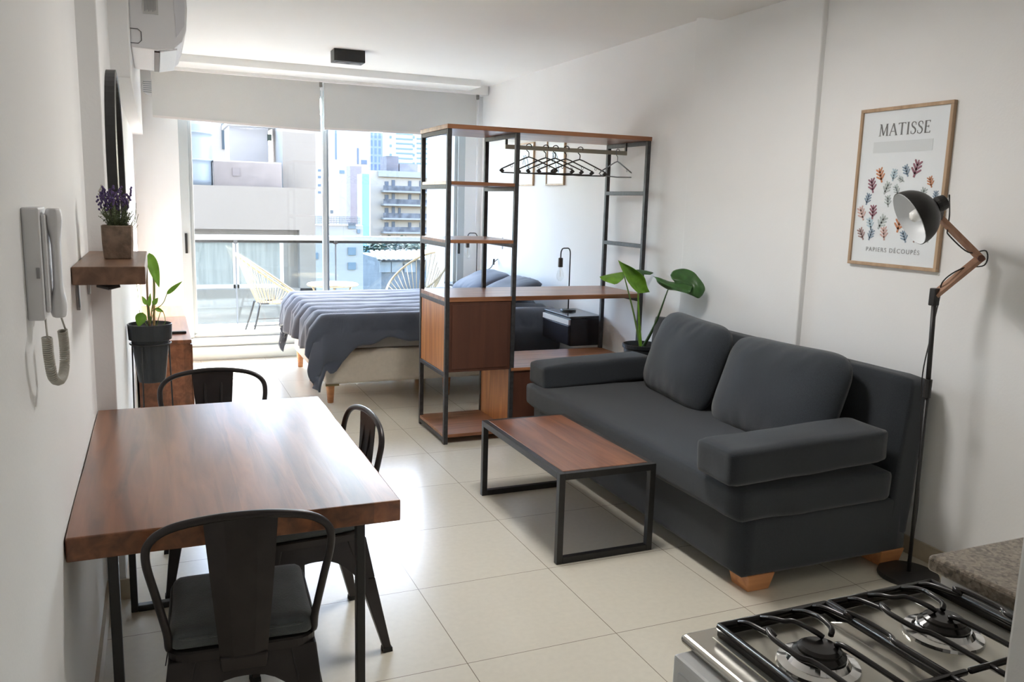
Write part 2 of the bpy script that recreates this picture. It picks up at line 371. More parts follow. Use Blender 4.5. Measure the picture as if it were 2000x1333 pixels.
# ------------------------------------------------------------------ balcony
M_bal = mat('balcony_tile', (.55, .52, .48), .6, noise_amt=.08, nscale=20)
struct(B().box(-.9, 3.5, 8.80, 10.12, -.14, .09).build('floor_balcony', M_bal))
struct(B().box(3.135, 3.35, 8.80, 10.12, .09, 24).build('wall_balcony', mat('balcony_wall_paint', (.50, .50, .51), .9)))
rl = thing('balcony_railing', 'glass balcony railing with a white top rail and dark clamps', 'railing', (1.2, 10, .09))
B().box(-.8, 3.13, 9.97, 10.05, 1.095, 1.15).build('handrail', mat('rail_paint', (.42, .45, .45), .4), rl, bevel=.006)
B().box(-.8, 3.13, 9.985, 10.035, 1.065, 1.095).build('rail_channel', M_black, rl)
for a, b_ in ((-.8, .815), (.835, 1.955), (1.975, 3.13)):
    B().box(a, b_, 10.0, 10.012, .12, 1.07).build('glass_panel', M_rglass, rl)
for x in (.825, 1.965):
    B().box(x-.022, x+.022, 9.975, 10.04, 1.055, 1.135).build('clamp', mat('dark_clamp', (.06, .06, .065), .4), rl, bevel=.003)
    B().box(x-.008, x+.008, 9.996, 10.016, .10, 1.06).build('seam_strip', mat('seam_rubber', (.12, .13, .15), .5), rl)
B().box(-.8, 3.13, 9.97, 10.05, .09, .125).build('bottom_channel', M_frame, rl)

def acapulco(loc, rz, label):
    t = thing('balcony_chair', label, 'chair', (0, 0, 0), 'cord chairs on the balcony')
    # back leans toward -x; ring is a tilted oval from the high back to the low front
    R = [Vector((.02+.37*math.cos(a)*(-1)*1, .36*math.sin(a), .62+.27*math.cos(a))) for a in [2*PI*k/36 for k in range(36)]]
    B().tube(R, .013, 8, closed=True).build('rim', M_rattan, t, smooth=True)
    sr = [Vector((.02+.16*math.cos(a), .15*math.sin(a), .36)) for a in [2*PI*k/24 for k in range(24)]]
    B().tube(sr, .009, 6, closed=True).build('seat_ring', M_rattan, t, smooth=True)
    g = B()
    for k in range(36):
        a = 2*PI*k/36; e = Vector((.02-.16*math.cos(a), .15*math.sin(a), .36)); p = R[k]
        q = (p+e)/2 + Vector((0, 0, -.02)); g.tube([p, q, e], .0045, 5)
    g.build('cord_weave', M_rattan, t, smooth=True)
    g = B()
    for k in range(12):
        y = -.13+.26*k/11; xx = .16*math.sqrt(max(0, 1-(y/.15)**2)); g.tube([(.02-xx, y, .36), (.02, y, .352), (.02+xx, y, .36)], .0045, 5)
    g.build('seat_weave', M_rattan, t, smooth=True)
    for sx in (-1, 1):
        for sy in (-1, 1):
            B().tube([(.02+sx*.16, sy*.14, .36), (.02+sx*.20, sy*.17, .20), (.02+sx*.26, sy*.2, 0)], .011, 8).build('leg', M_black, t, smooth=True)
    B().tube([(-.14, -.14, .36), (.18, -.14, .36), (.18, .14, .36), (-.14, .14, .36)], .009, 6, closed=True).build('seat_frame', M_black, t)
    for z in (.20, .13):
        r_ = .20+.04*(z < .15)
        B().tube([(.02-r_, -.17-.02*(z < .15), z), (.02+r_, -.17-.02*(z < .15), z)], .006, 6).build('stretcher', M_black, t)
    t.location = loc; t.rotation_euler = (0, 0, rz); return t
acapulco((1.12, 9.38, .09), math.radians(6), 'cream cord balcony chair with black legs behind the foot of the bed')
acapulco((2.86, 9.55, .09), math.radians(206), 'round-backed cream cord balcony chair seen through the shelving posts')
t = thing('balcony_table', 'round cream side table on splayed cord legs between the balcony chairs', 'table', (1.82, 9.45, .09))
B().lathe([(.01, .0), (.28, .0), (.29, .012), (.28, .025), (.01, .025)], (1.82, 9.45, .615), 36).build('tabletop', M_rattan, t, smooth=False)
for k in range(3):
    a = 2*PI*k/3+.4; B().tube([(1.82+.26*math.cos(a), 9.45+.26*math.sin(a), .612), (1.82+.15*math.cos(a), 9.45+.15*math.sin(a), .35), (1.82+.2*math.cos(a), 9.45+.2*math.sin(a), .09)], .011, 8).build('leg', M_rattan, t, smooth=True)
B().tube([(1.82+.15*math.cos(2*PI*k/20), 9.45+.15*math.sin(2*PI*k/20), .35) for k in range(20)], .007, 6, closed=True).build('hoop', M_rattan, t, smooth=True)

# ------------------------------------------------------------------ neighbouring buildings and city
EXT = .50
def em(name, c, r=.9, **k): return mat(name, tuple(x*EXT for x in c), r, **k)
M_nb = em('neighbour_render', (.56, .54, .52), noise_amt=.04, nscale=1)
nb = thing('neighbour_building', 'pale rendered house with a flat roof opposite the balcony', 'building', (1, 14.5, -9))
B().box(-5, 2.42, 14.0, 18, 1.06, 1.74).box(-5, 2.42, 14.22, 18, -9, 1.06).box(2.16, 2.42, 14.0, 18, -9, 1.06).box(-5, 2.42, 14.0, 18, -9, .10).build('wall', M_nb, nb)
wn_ = B().box(.38, 1.92, 14.15, 14.22, .10, .16).box(.38, 1.92, 14.15, 14.22, .84, .90).box(.38, .46, 14.15, 14.22, .1, .9).box(1.12, 1.21, 14.15, 14.22, .1, .9).box(1.86, 1.92, 14.15, 14.22, .1, .9).build('window', M_white, nb)
M_nbg = em('curtained_glass', (.70, .76, .78), .25, noise_amt=.25, nscale=3, stretch=(6, 1, .3))
B().box(.46, 1.12, 14.19, 14.215, .16, .84).build('pane', M_nbg, wn_); B().box(1.21, 1.86, 14.19, 14.215, .16, .84).build('pane', M_nbg, wn_)
g = B()
for z in (-.2, -.45, -.7): g.box(-5, 2.16, 13.985, 14.0, z, z+.015)
g.build('cladding_line', M_nb, nb)
# roof-top pieces
rt = thing('water_tank', 'pale blue ribbed cylindrical water tank on the neighbouring flat roof', 'tank', (.42, 15.2, 1.74))
pr_ = [(.01, 1.74)]
for k in range(14):
    z = 1.74+k*.11; pr_ += [(.47, z), (.47, z+.07), (.49, z+.085), (.47, z+.10)] if k in (3, 7, 11) else [(.47, z), (.47, z+.10)]
B().lathe(pr_+[(.3, 3.32), (.01, 3.36)], (.45, 15.2, 0), 32).build('tank_shell', em('tank_plastic', (.36, .44, .52), .45), rt, smooth=True)
rb = thing('roof_parapet', 'low greyish roof parapet with pale coping beside the water tank', 'wall', (1.4, 15.0, 1.74))
B().box(.92, 2.03, 15.0, 15.1, 1.74, 2.15).build('parapet_wall', em('parapet_render', (.50, .47, .48), noise_amt=.12, nscale=4), rb)
B().box(.92, 2.03, 15.0, 15.9, 2.15, 2.17).build('coping', em('coping', (.75, .73, .7)), rb)
B().box(1.22, 1.34, 14.985, 15.0, 1.92, 2.05).build('vent_plate', em('vent_plate', (.43, .40, .42)), rb)
sh = thing('roof_shed', 'small pale roof shed with a tiny dark window behind the parapet', 'shed', (1.55, 16.5, 1.74))
B().box(1.30, 2.0, 16.5, 17.6, 1.74, 2.85).build('wall', em('shed_render', (.80, .78, .80)), sh)
B().box(1.26, 2.1, 16.4, 17.7, 2.85, 2.93).build('roof', em('shed_roof', (.5, .48, .46)), sh)
B().box(1.98, 2.06, 16.485, 16.5, 2.62, 2.74).build('window', em('dark_opening', (.10, .13, .11)), sh)
tw = thing('stair_tower', 'tall plain pale stair tower rising at the right end of the neighbouring roof', 'building', (2.3, 16, 1.74))
B().box(2.13, 2.72, 15.6, 17, 1.74, 4.2).build('wall', em('tower_render', (.56, .54, .52)), tw)
tb = thing('pale_block', 'pale block with a dark louvred opening behind the roof shed', 'building', (1.2, 20, 0))
B().box(.2, 2.2, 20, 22, -9, 5.2).build('wall', em('block_render', (.62, .60, .58)), tb)
B().box(1.42, 1.62, 19.97, 20.0, 2.6, 4.2).build('louvre', em('louvre_dark', (.10, .14, .18)), tb)

def city(name, label, px0, px1, ptop, Y, col, depth=3, wins=(), wcol=(.25, .3, .38), pat=None, cat='building', bottom=-45):
    a = at(px0, ptop, Y); b_ = at(px1, ptop, Y); zt = (a.z+b_.z)/2
    t = thing(name, label, cat, ((a.x+b_.x)/2, Y, bottom))
    m = pat or em('facade_'+label[:24].replace(' ', '_'), tuple(x_*f_ for x_, f_ in zip(col, (1.0, .88, .77))), noise_amt=.05, nscale=.3)
    B().box(a.x, b_.x, Y, Y+depth, bottom, zt).build('wall', m, t)
    wm = em('panes_%d' % (int(wcol[0]*100)*10000+int(wcol[1]*100)*100+int(wcol[2]*100)), tuple(x_*.55 for x_ in wcol), .5)
    base = None
    for (u, v, ww, hh) in wins:
        p = at(u, v, Y); s_ = Y/FOC
        if base is None or base[0] != (ww, hh):
            o = B().box(-ww*s_/2, ww*s_/2, -.12, 0, -hh*s_/2, hh*s_/2).build('window', wm); base = ((ww, hh), o); first = True
        else: o = base[1].copy(); COL.objects.link(o); first = False
        o.parent = t; o.location = Vector((p.x, Y, p.z))-t.location
    return t, a, b_, zt

def curtain(name, c1, c2, bw, bh):
    m = bpy.data.materials.new(name); m.use_nodes = True; n = m.node_tree.nodes; l = m.node_tree.links; p = n['Principled BSDF']
    tc = n.new('ShaderNodeTexCoord'); mp = n.new('ShaderNodeMapping'); mp.inputs['Rotation'].default_value = (PI/2, 0, 0); l.new(tc.outputs['Object'], mp.inputs[0])
    b = n.new('ShaderNodeTexBrick'); b.offset = 0; b.inputs['Scale'].default_value = 1; b.inputs['Brick Width'].default_value = bw; b.inputs['Row Height'].default_value = bh
    b.inputs['Mortar Size'].default_value = bh*.12; b.inputs['Color1'].default_value = (*c1, 1); b.inputs['Color2'].default_value = (*[x*.8 for x in c1], 1); b.inputs['Mortar'].default_value = (*c2, 1)
    l.new(mp.outputs[0], b.inputs['Vector']); l.new(b.outputs[0], p.inputs['Base Color']); p.inputs['Roughness'].default_value = .5
    return m
city('glass_tower', 'distant blue gridded glass tower between the pale high-rises', 724, 751, 259, 320, (.2, .3, .45), pat=curtain('blue_curtain_wall', (.055, .085, .15), (.11, .13, .17), 1.6, 3))
city('banded_high_rise', 'broad high-rise with pale green horizontal bands behind the balcony block', 752, 900, 236, 260, (.58, .6, .58), wins=[(x, y, 4, 5) for y in (268, 285, 303, 320) for x in (763, 808)]+[(x, y, 34, 3) for y in (262, 272, 281, 291, 300, 310, 320) for x in (790, 830)], wcol=(.30, .42, .42))
city('slim_high_rise', 'pale blue slab high-rise beside the door mullion', 641, 683, 238, 300, (.54, .60, .62), wins=[(656, 275, 3, 70)], wcol=(.26, .33, .46))
city('cream_high_rise', 'cream high-rise between the two blue towers', 683, 722, 232, 340, (.6, .56, .52), wins=[(699, 305, 3, 30), (711, 317, 11, 8)], wcol=(.26, .32, .44))
city('dotted_high_rise', 'narrow pale high-rise with paired windows left of the door mullion', 608, 642, 225, 200, (.55, .58, .59), wins=[(612, y, 6, 8) for y in (262, 266+30, 326, 356, 386)]+[(624, y, 5, 4) for y in (333, 346, 362, 376)], wcol=(.22, .26, .34))
city('white_slab_block', 'plain white slab block behind the low courtyard house', 641, 668, 312, 170, (.64, .60, .57), wins=[(648, 414, 5, 6)], wcol=(.2, .22, .24))
city('aerial_roof_block', 'pale block carrying roof aerials left of the turquoise facade', 662, 690, 325, 150, (.55, .56, .54), wins=[(668, 336, 9, 6)], wcol=(.25, .36, .44))
city('mauve_block', 'narrow mauve-grey windowed block left of the turquoise facade', 684, 706, 325, 140, (.36, .33, .37), wins=[(700, y, 2, 8) for y in (352, 380, 405)], wcol=(.18, .17, .24))
city('turquoise_facade', 'narrow turquoise glass facade beside the balcony apartment block', 707, 721, 340, 116, (.2, .45, .55), pat=curtain('turquoise_curtain_wall', (.07, .15, .20), (.11, .2, .24), 3, 5))
# apartment block with balconies
Yb = 120
ap, a, b_, zt = city('apartment_block', 'cream apartment block with stacked balconies beyond the railing', 724, 872, 336, Yb, (.60, .54, .49),
   wins=[(x, y, 7, 11) for y in (360, 386, 412, 440) for x in (755,)]+[(768, y, 6, 14) for y in (359, 385, 411, 440)]+[(780, y, 5, 12) for y in (412,)]+[(x, y, 6, 11) for y in (359, 385, 440) for x in (800, 822, 846)], wcol=(.17, .18, .24))
s_ = Yb/FOC
for y in (372, 398, 425, 452):
    p0 = at(744, y, Yb); p1 = at(862, y+1, Yb)
    sl = B().box(p0.x, p1.x, Yb-1.5, Yb, p0.z-.25, p0.z).build('balcony_slab', em('slab_paint', (.38, .35, .32)), ap)
    B().box(p0.x, p1.x, Yb-1.5, Yb-1.42, p0.z, p0.z+.7).build('balcony_front', em('balcony_front', (.20, .19, .20), noise_amt=.6, nscale=1.2), sl)
    B().box(p0.x+7.0, p1.x, Yb-1.55, Yb-1.5, p0.z, p0.z+1.0).build('balcony_screen', em('teal_screen', (.12, .24, .24), .5), sl)
p = at(738, 338, Yb); q = at(862, 338, Yb)
B().box(p.x, q.x, Yb-.6, Yb, p.z-.5, p.z+.35).build('cornice', em('cornice', (.42, .38, .35)), ap)
p = at(752, 305, Yb+4); q = at(775, 335, Yb+4)
B().box(p.x, q.x, Yb+3, Yb+7, q.z-.5, p.z).build('roof_house', em('roof_house', (.22, .20, .22), noise_amt=.3, nscale=.8), ap)
p = at(777, 320, Yb+4); q = at(812, 335, Yb+4)
B().box(p.x, q.x, Yb+3, Yb+7, q.z-.5, p.z).build('roof_house', em('roof_house_pale', (.28, .27, .29), noise_amt=.3, nscale=.8), ap)
# low courtyard house with fence
city('courtyard_house', 'long pale house with mesh-fenced roof behind the railing glass', 560, 709, 440, 70, (.52, .52, .52), wins=[(687, 441, 15, 12), (687, 491, 15, 15), (687, 520, 15, 14), (700, 452, 6, 8), (616, 500, 10, 12)], wcol=(.32, .40, .46), depth=3)
p = at(560, 422, 69); q = at(706, 440, 69)
f_ = B()
for k in range(60):
    x = p.x+(q.x-p.x)*k/59; f_.box(x, x+.03, 69.6, 69.64, q.z, p.z)
for k in range(5):
    z = q.z+(p.z-q.z)*k/4; f_.box(p.x, q.x, 69.6, 69.64, z, z+.03)
fe = f_.build('roof_fence', em('fence_wire', (.20, .19, .20)), loc=(p.x, 69.6, q.z)); tag(fe, 'grey mesh fence along the roof of the long pale house', 'fence')
# far low house with corrugated roof, trees
hs = thing('shed_house', 'low house under a white ribbed sheet roof beyond the railing glass', 'house', (22, 80, -12))
a = at(745, 532, 80); b_ = at(870, 532, 80); c = at(745, 507, 80); top = at(745, 492, 88)
B().box(a.x, b_.x, 80, 90, -30, c.z).build('wall', em('shed_wall', (.20, .21, .23), noise_amt=.3, nscale=.5), hs)
g = B(); n = 16
l0 = at(738, 509, 79); l1 = at(885, 509, 79); u0 = at(722, 492, 95); u1 = at(885, 490, 95)
for k in range(n):
    t0, t1 = k/n, (k+.55)/n
    g.hexa([l0.lerp(l1, t0), l0.lerp(l1, t1), u0.lerp(u1, t1), u0.lerp(u1, t0)], [v+Vector((0, 0, .18)) for v in (l0.lerp(l1, t0), l0.lerp(l1, t1), u0.lerp(u1, t1), u0.lerp(u1, t0))])
rf = B().hexa([l0, l1, u1, u0], [v+Vector((0, 0, .08)) for v in (l0, l1, u1, u0)]).build('roof', em('sheet_roof_grey', (.20, .19, .20)), hs)
g.build('roof_rib', em('sheet_roof_white', (.55, .50, .48)), rf)
for u in (752, 775, 800):
    p = at(u, 522, 80); w2 = .55; B().box(p.x-w2, p.x+w2, 79.85, 80, p.z-.5, p.z+.5).build('window', em('shed_window', (.35, .37, .39)), hs)
def tree(px, py, Y, R, label, seed):
    random.seed(seed); p = at(px, py, Y); t = thing('distant_tree', label, 'tree', (p.x, Y, -30), 'trees beyond the railing')
    bm = B(); bm.lathe([(.01, -30), (.5, -30), (.3, p.z-R*.3), (.01, p.z)], (p.x, Y, 0), 10); bm.build('trunk', em('bark', (.1, .08, .06)), t)
    ld = B()
    for k in range(900):
        d = Vector((random.gauss(0, 1), random.gauss(0, 1), random.gauss(0, 1))).normalized()*R*random.uniform(.55, 1); d.x *= 1.7; d.z *= .62
        c_ = p+d; a_ = random.uniform(0, PI); s2 = R*.10
        e1 = Vector((math.cos(a_), math.sin(a_), random.uniform(-.6, .6)))*s2; e2 = Vector((-math.sin(a_), math.cos(a_), random.uniform(-.6, .6)))*s2
        ld.add([c_-e1, c_+e2, c_+e1, c_-e2], [(0, 1, 2, 3)])
    ld.build('foliage', em('far_foliage', (.07, .13, .09), noise_amt=.3, nscale=.5), t)
tree(770, 484, 103, 2.6, 'round green tree rising above the white ribbed roof', 3)
tree(840, 488, 110, 2.0, 'smaller green tree behind the right end of the ribbed roof', 5)
city('street_block', 'grey-blue block standing behind the low ribbed-roof house', 700, 900, 470, 158, (.50, .52, .54), wins=[(x, y, 5, 7) for y in (480,) for x in (716, 735, 845)], wcol=(.28, .34, .42))
struct(B().box(-400, 500, 11, 900, -31, -30).build('ground', em('street_ground', (.14, .14, .14))))

# ------------------------------------------------------------------ dining table and chairs
t = thing('dining_table', 'thick reddish-brown wooden dining table pushed against the left wall', 'table', (.18, 2.78, 0))
def slab(x0, x1, y0, y1, z0, z1, nx=10, ny=14, wob=.0025):
    g = B(); vs = {}
    def P(x, y, z, e):
        n_ = noise.noise(Vector((x*7, y*7, z*3)))*wob*e; return (x+n_, y+n_*.7, z)
    g.grid(lambda u, v: P(x0+(x1-x0)*u, y0+(y1-y0)*v, z1, 1), nx, ny); g.grid(lambda u, v: P(x0+(x1-x0)*u, y0+(y1-y0)*(1-v), z0, 1), nx, ny)
    for (f_, m_) in (((lambda u, v: P(x0, y0+(y1-y0)*(1-u), z0+(z1-z0)*v, 1)), ny), ((lambda u, v: P(x1, y0+(y1-y0)*u, z0+(z1-z0)*v, 1)), ny),
                     ((lambda u, v: P(x0+(x1-x0)*u, y0, z0+(z1-z0)*v, 1)), nx), ((lambda u, v: P(x0+(x1-x0)*(1-u), y1, z0+(z1-z0)*v, 1)), nx)):
        g.grid(f_, m_, 1)
    return g
bm_ = slab(-.232, .596, 2.138, 3.432, .718, .78)
top_ = bm_.build('tabletop', M_table, t); 
me = top_.data; b2 = bmesh.new(); b2.from_mesh(me); bmesh.ops.remove_doubles(b2, verts=b2.verts, dist=.0004); bmesh.ops.recalc_face_normals(b2, faces=b2.faces); b2.to_mesh(me); b2.free()
q = top_.modifiers.new('bev', 'BEVEL'); q.width = .004; q.segments = 2; q.limit_method = 'ANGLE'; q.angle_limit = .9
for y in (2.205, 3.30):
    g = B(); g.box(-.148, -.123, y, y+.03, 0, .718); g.box(.486, .511, y, y+.03, 0, .718); g.box(-.123, .486, y, y+.03, 0, .025); g.box(-.123, .486, y, y+.03, .693, .718)
    g.build('leg', M_black, t, bevel=.003)

def make_chair():
    t = thing('dining_chair', '', 'chair', (0, 0, 0), 'metal dining chairs around the table')
    sh = []
    # seat pan
    def rs(w, d, r, n=5):
        pts = []
        for cx_, cy_, a0 in ((w-r, d-r, 0), (-w+r, d-r, 90), (-w+r, -d+r, 180), (w-r, -d+r, 270)):
            for k in range(n+1):
                a = math.radians(a0+90*k/n); pts.append((cx_+r*math.cos(a), cy_+r*math.sin(a)))
        return pts
    o1 = rs(.185, .18, .05); o2 = rs(.178, .173, .05); N = len(o1)
    g = B(); vs = [(x, y, .425) for x, y in o1]+[(x, y, .448) for x, y in o1]+[(x*.97, y*.97, .452) for x, y in o1]
    g.add(vs, [tuple(range(N-1, -1, -1))]+[(i, (i+1) % N, N+(i+1) % N, N+i) for i in range(N)]+[(N+i, N+(i+1) % N, 2*N+(i+1) % N, 2*N+i) for i in range(N)]+[tuple(range(2*N, 3*N))])
    g.build('seat', M_chair, t)
    # cushion
    c = B().rbox((0, .005, .478), (.365, .355, .058), .028, 14, bulge=.010, wr=.003, seed=2).build('seat_cushion', M_pad, t, smooth=True)
    B().tube([(x*.985, y*.985+.005, .487) for x, y in o1], .0035, 6, closed=True).build('piping', M_pad, c, smooth=True)
    # legs: folded sheet-metal, splayed
    for sx in (-1, 1):
        for sy in (-1, 1):
            T = Vector((sx*.15, sy*.145, .43)); F = Vector((sx*.215, sy*.215 - (.03 if sy < 0 else 0), 0))
            def ring(c_, w_): return [c_+Vector((i*w_, j*w_, 0)) for i, j in ((-1, -1), (1, -1), (1, 1), (-1, 1))]
            g = B(); m1 = T.lerp(F, .35); m1w = .027
            g.hexa(ring(m1, m1w), ring(T, .034)); g.hexa(ring(F+Vector((0, 0, .012)), .014), ring(m1, m1w))
            lg = g.build('leg', M_chair, t, bevel=.004)
            B().hexa(ring(F, .017), ring(F+Vector((0, 0, .016)), .016)).build('foot_cap', mat('rubber', (.02, .02, .02), .8), lg)
    # skirts with an arched lower edge between the legs
    def skirt(p0, p1, out):
        g = B(); n = 14; A = []
        for k in range(n+1):
            u = k/n; xb = -1+2*u; drop = .06+.15*abs(xb)**2.6
            top = p0.lerp(p1, u); ctr = (p0+p1)/2; low = ctr+(top-ctr)*(1+drop*.9)+out*drop*.16; low.z = .43-drop
            A.append((top, low))
        vs = []
        for tp, lo in A: vs += [tp, lo, lo-out*.003, tp-out*.003]
        fs = []
        for k in range(n):
            a, b = 4*k, 4*(k+1); fs += [(a, b, b+1, a+1), (a+1, b+1, b+2, a+2), (a+2, b+2, b+3, a+3), (a+3, b+3, b, a)]
        fs += [(0, 1, 2, 3), (4*n+3, 4*n+2, 4*n+1, 4*n)]
        g.add(vs, fs); return g.build('skirt', M_chair, t, smooth=False)
    V = Vector
    skirt(V((-.165, -.175, .43)), V((.165, -.175, .43)), V((0, -1, 0))); skirt(V((-.165, .175, .43)), V((.165, .175, .43)), V((0, 1, 0)))
    skirt(V((-.18, -.16, .43)), V((-.18, .16, .43)), V((-1, 0, 0))); skirt(V((.18, -.16, .43)), V((.18, .16, .43)), V((1, 0, 0)))
    # back hoop
    hp = [(-.172, -.10, .445), (-.180, -.150, .458), (-.183, -.168, .51), (-.202, -.195, .62), (-.220, -.213, .72), (-.211, -.226, .775), (-.165, -.236, .810), (-.085, -.243, .827), (0, -.246, .832)]
    path = bez(hp+[(-x, y, z) for x, y, z in hp[-2::-1]], 7)
    B().tube(path, .0105, 10).build('back_hoop', M_chair, t, smooth=True)
    # splat
    g = B(); n = 10; rows = []
    for k in range(n+1):
        u = k/n; z = .425+(.826-.425)*u; y = -.188-.058*u-.012*math.sin(PI*u); w_ = .058+.030*u; rows.append((w_, y, z))
    vs = []
    for w_, y, z in rows:
        vs += [(-w_, y, z), (-w_*.45, y-.006, z), (w_*.45, y-.006, z), (w_, y, z), (w_, y+.004, z), (-w_, y+.004, z)]
    fs = []
    for k in range(n):
        a, b = 6*k, 6*(k+1)
        for i in range(6): fs.append((a+i, a+(i+1) % 6, b+(i+1) % 6, b+i))
    fs += [(0, 1, 2, 3, 4, 5), tuple(6*n+i for i in range(5, -1, -1))]
    sp = g.add(vs, fs).build('back_splat', M_chair, t)
    B().hexa([(-.056, -.195, .392), (.056, -.195, .392), (.056, -.165, .40), (-.056, -.165, .40)], [(-.060, -.198, .432), (.060, -.198, .432), (.060, -.18, .44), (-.060, -.18, .44)]).build('splat_lip', M_chair, sp, bevel=.004)
    for x in (-.028, .028):
        B().bar((x, -.194, .50), (x*1.25, -.242, .775), .010, .006, up=(0, 1, 0)).build('splat_groove', M_chair, sp, bevel=.002)
    return t
ch = make_chair()
ch['label'] = 'dark metal chair with grey seat pad nearest the kitchen, its back splat toward us'
ch.location = (.175, 2.27, 0); ch.rotation_euler = (0, 0, math.radians(-3))
c2 = copy_tree(ch); c2.location = (.444, 2.90, 0); c2.rotation_euler = (0, 0, math.radians(94)); c2['label'] = 'dark metal chair tucked in side-on at the long open side of the table'
c3 = copy_tree(ch); c3.location = (.205, 3.60, 0); c3.rotation_euler = (0, 0, math.radians(180)); c3['label'] = 'dark metal chair at the far end of the table by the television cabinet'

# ------------------------------------------------------------------ shelving unit
t = thing('shelving_unit', 'tall open wardrobe shelving unit of dark steel posts and wooden shelves', 'shelving unit', (2.45, 5.35, 0))
SX, SM, SE, SY0, SY1, PW = 1.700, 2.166, 3.185, 5.06, 5.64, .028
for (x, y, z1) in ((SX, SY0, 2.05), (SX, SY1-PW, 2.05), (SM, SY0, 2.05), (SM, SY1-PW, 2.05), (SE-PW, SY0, 2.05), (SE-PW, SY1-PW, 2.05)):
    B().box(x, x+PW, y, y+PW, 0, z1).build('post', M_shelfm, t, bevel=.002)
def rail(x, z): B().box(x, x+PW, SY0+PW, SY1-PW, z-PW, z).build('side_rail', M_shelfm, t, bevel=.002)
for z in (2.05, 1.705, 1.335, .955, .485, .045): rail(SX, z); 
for z in (2.05, 1.705, 1.335, .955): rail(SM, z)
for z in (2.05, 1.705, 1.335, .955): rail(SE-PW, z)
B().box(SX-.004, SE+.004, SY0-.004, SY1+.004, 2.05, 2.078).build('top_board', M_shelfw, t, bevel=.002)
for z in (1.705, 1.335): B().box(SX+.002, SM+PW-.002, SY0+.004, SY1-.004, z, z+.022).build('shelf', M_shelfw, t, bevel=.002)
B().box(SX+.002, SE-.002, SY0+.004, SY1-.004, .955, .985).build('shelf', M_shelfw, t, bevel=.002)
B().box(SX+.002, SM+PW-.002, SY0+.004, SY1-.004, .045, .067).build('shelf', M_shelfw, t, bevel=.002)
cb = B().box(SX+PW, SM, SY0+.012, SY0+.030, .487, .953).build('cabinet_box', M_panel, t, bevel=.002)
B().box(SX+PW+.02, SM-.02, SY0+.004, SY0+.012, .507, .933).build('door_panel', M_panel, cb, bevel=.003)
B().box(SX+.006, SX+.022, SY0+PW, SY1-PW, .487, .928).build('side_panel', M_side, cb)
B().box(SM+.006, SM+.022, SY0+PW, SY1-PW, .487, .928).build('side_panel', M_side, cb)
B().box(SX+PW, SM, SY0+.03, SY1-.01, .487, .505).build('cabinet_bottom', M_panel, cb)
lc = B().box(SM+PW, SE-PW, SY0+.012, SY0+.030, .03, .475).build('low_cabinet', M_panel, t)
B().box(SM+.006, SM+.024, SY0+PW, SY1-PW, .03, .475).build('side_panel', M_side, lc)
B().box(SM+.006, SE-.002, SY0-.004, SY1+.004, .475, .497).build('cabinet_top', M_shelfw, lc, bevel=.002)
rod = B().box(2.21, 3.165, 5.345, 5.357, 1.963, 1.992); rd = rod.build('hanging_rail', mat('rail_steel', (.36, .33, .27), .4, metal=.7), t, bevel=.002)
for x in (2.212, 3.15): B().box(x, x+.012, 5.342, 5.36, 1.992, 2.05).build('rail_bracket', M_shelfm, rd)

def make_hanger(m, clips=True):
    t = thing('clothes_hanger', '', 'hanger', (0, 0, 0), 'clothes hangers on the wardrobe rail')
    W_ = .20; z0 = -.175
    body = [(0, 0, -.075), (-.03, 0, -.085), (-W_+.02, 0, -.152), (-W_, 0, z0+.005), (-W_+.02, 0, z0-.006), (0, 0, z0-.012), (W_-.02, 0, z0-.006), (W_, 0, z0+.005), (W_-.02, 0, -.152), (.03, 0, -.085)]
    B().tube(body, .0048, 6, closed=True).build('hanger_frame', m, t, smooth=True)
    hk = [(.0, 0, -.075), (.0, 0, -.045), (-.014, 0, -.03), (-.019, 0, -.008), (-.012, 0, .007), (.004, 0, .012), (.017, 0, .004), (.018, 0, -.010)]
    B().tube(bez(hk, 4), .0034, 6).build('hook', m, t, smooth=True)
    for s in (-1, 1):
        if clips: B().tube([(s*(W_-.022), 0, -.160), (s*(W_-.005), 0, z0)], .015, 8).build('shoulder_pad', m, t, smooth=True)
        B().tube(bez([(s*.115, 0, -.122), (s*.112, 0, -.140), (s*.122, 0, -.144), (s*.126, 0, -.134)], 3), .0018, 5).build('strap_hook', m, t)
    return t
M_hang = mat('charcoal_hanger_plastic', (.035, .032, .030), .45); M_hangg = mat('grey_hanger_plastic', (.24, .25, .26), .4)
h0 = make_hanger(M_hang)
labs = ['charcoal plastic hanger at the left end of the row on the rail', 'second charcoal hanger from the left, overlapping the end one', 'middle charcoal hanger of the five on the rail', 'fourth charcoal hanger from the left on the wardrobe rail', 'charcoal hanger nearest the grey one on the wardrobe rail']
for i, (x, a) in enumerate(((2.385, -18), (2.515, -24), (2.59, -27), (2.675, -24), (2.785, -20))):
    h = h0 if i == 0 else copy_tree(h0); h.location = (x, 5.351, 1.992); h.rotation_euler = (0, math.radians((i-2)*.7), math.radians(a)); h['label'] = labs[i]
hg = make_hanger(M_hangg, False); hg.location = (3.09, 5.351, 1.992); hg.rotation_euler = (0, 0, math.radians(22)); hg['label'] = 'light grey thin hanger alone at the right end of the rail'

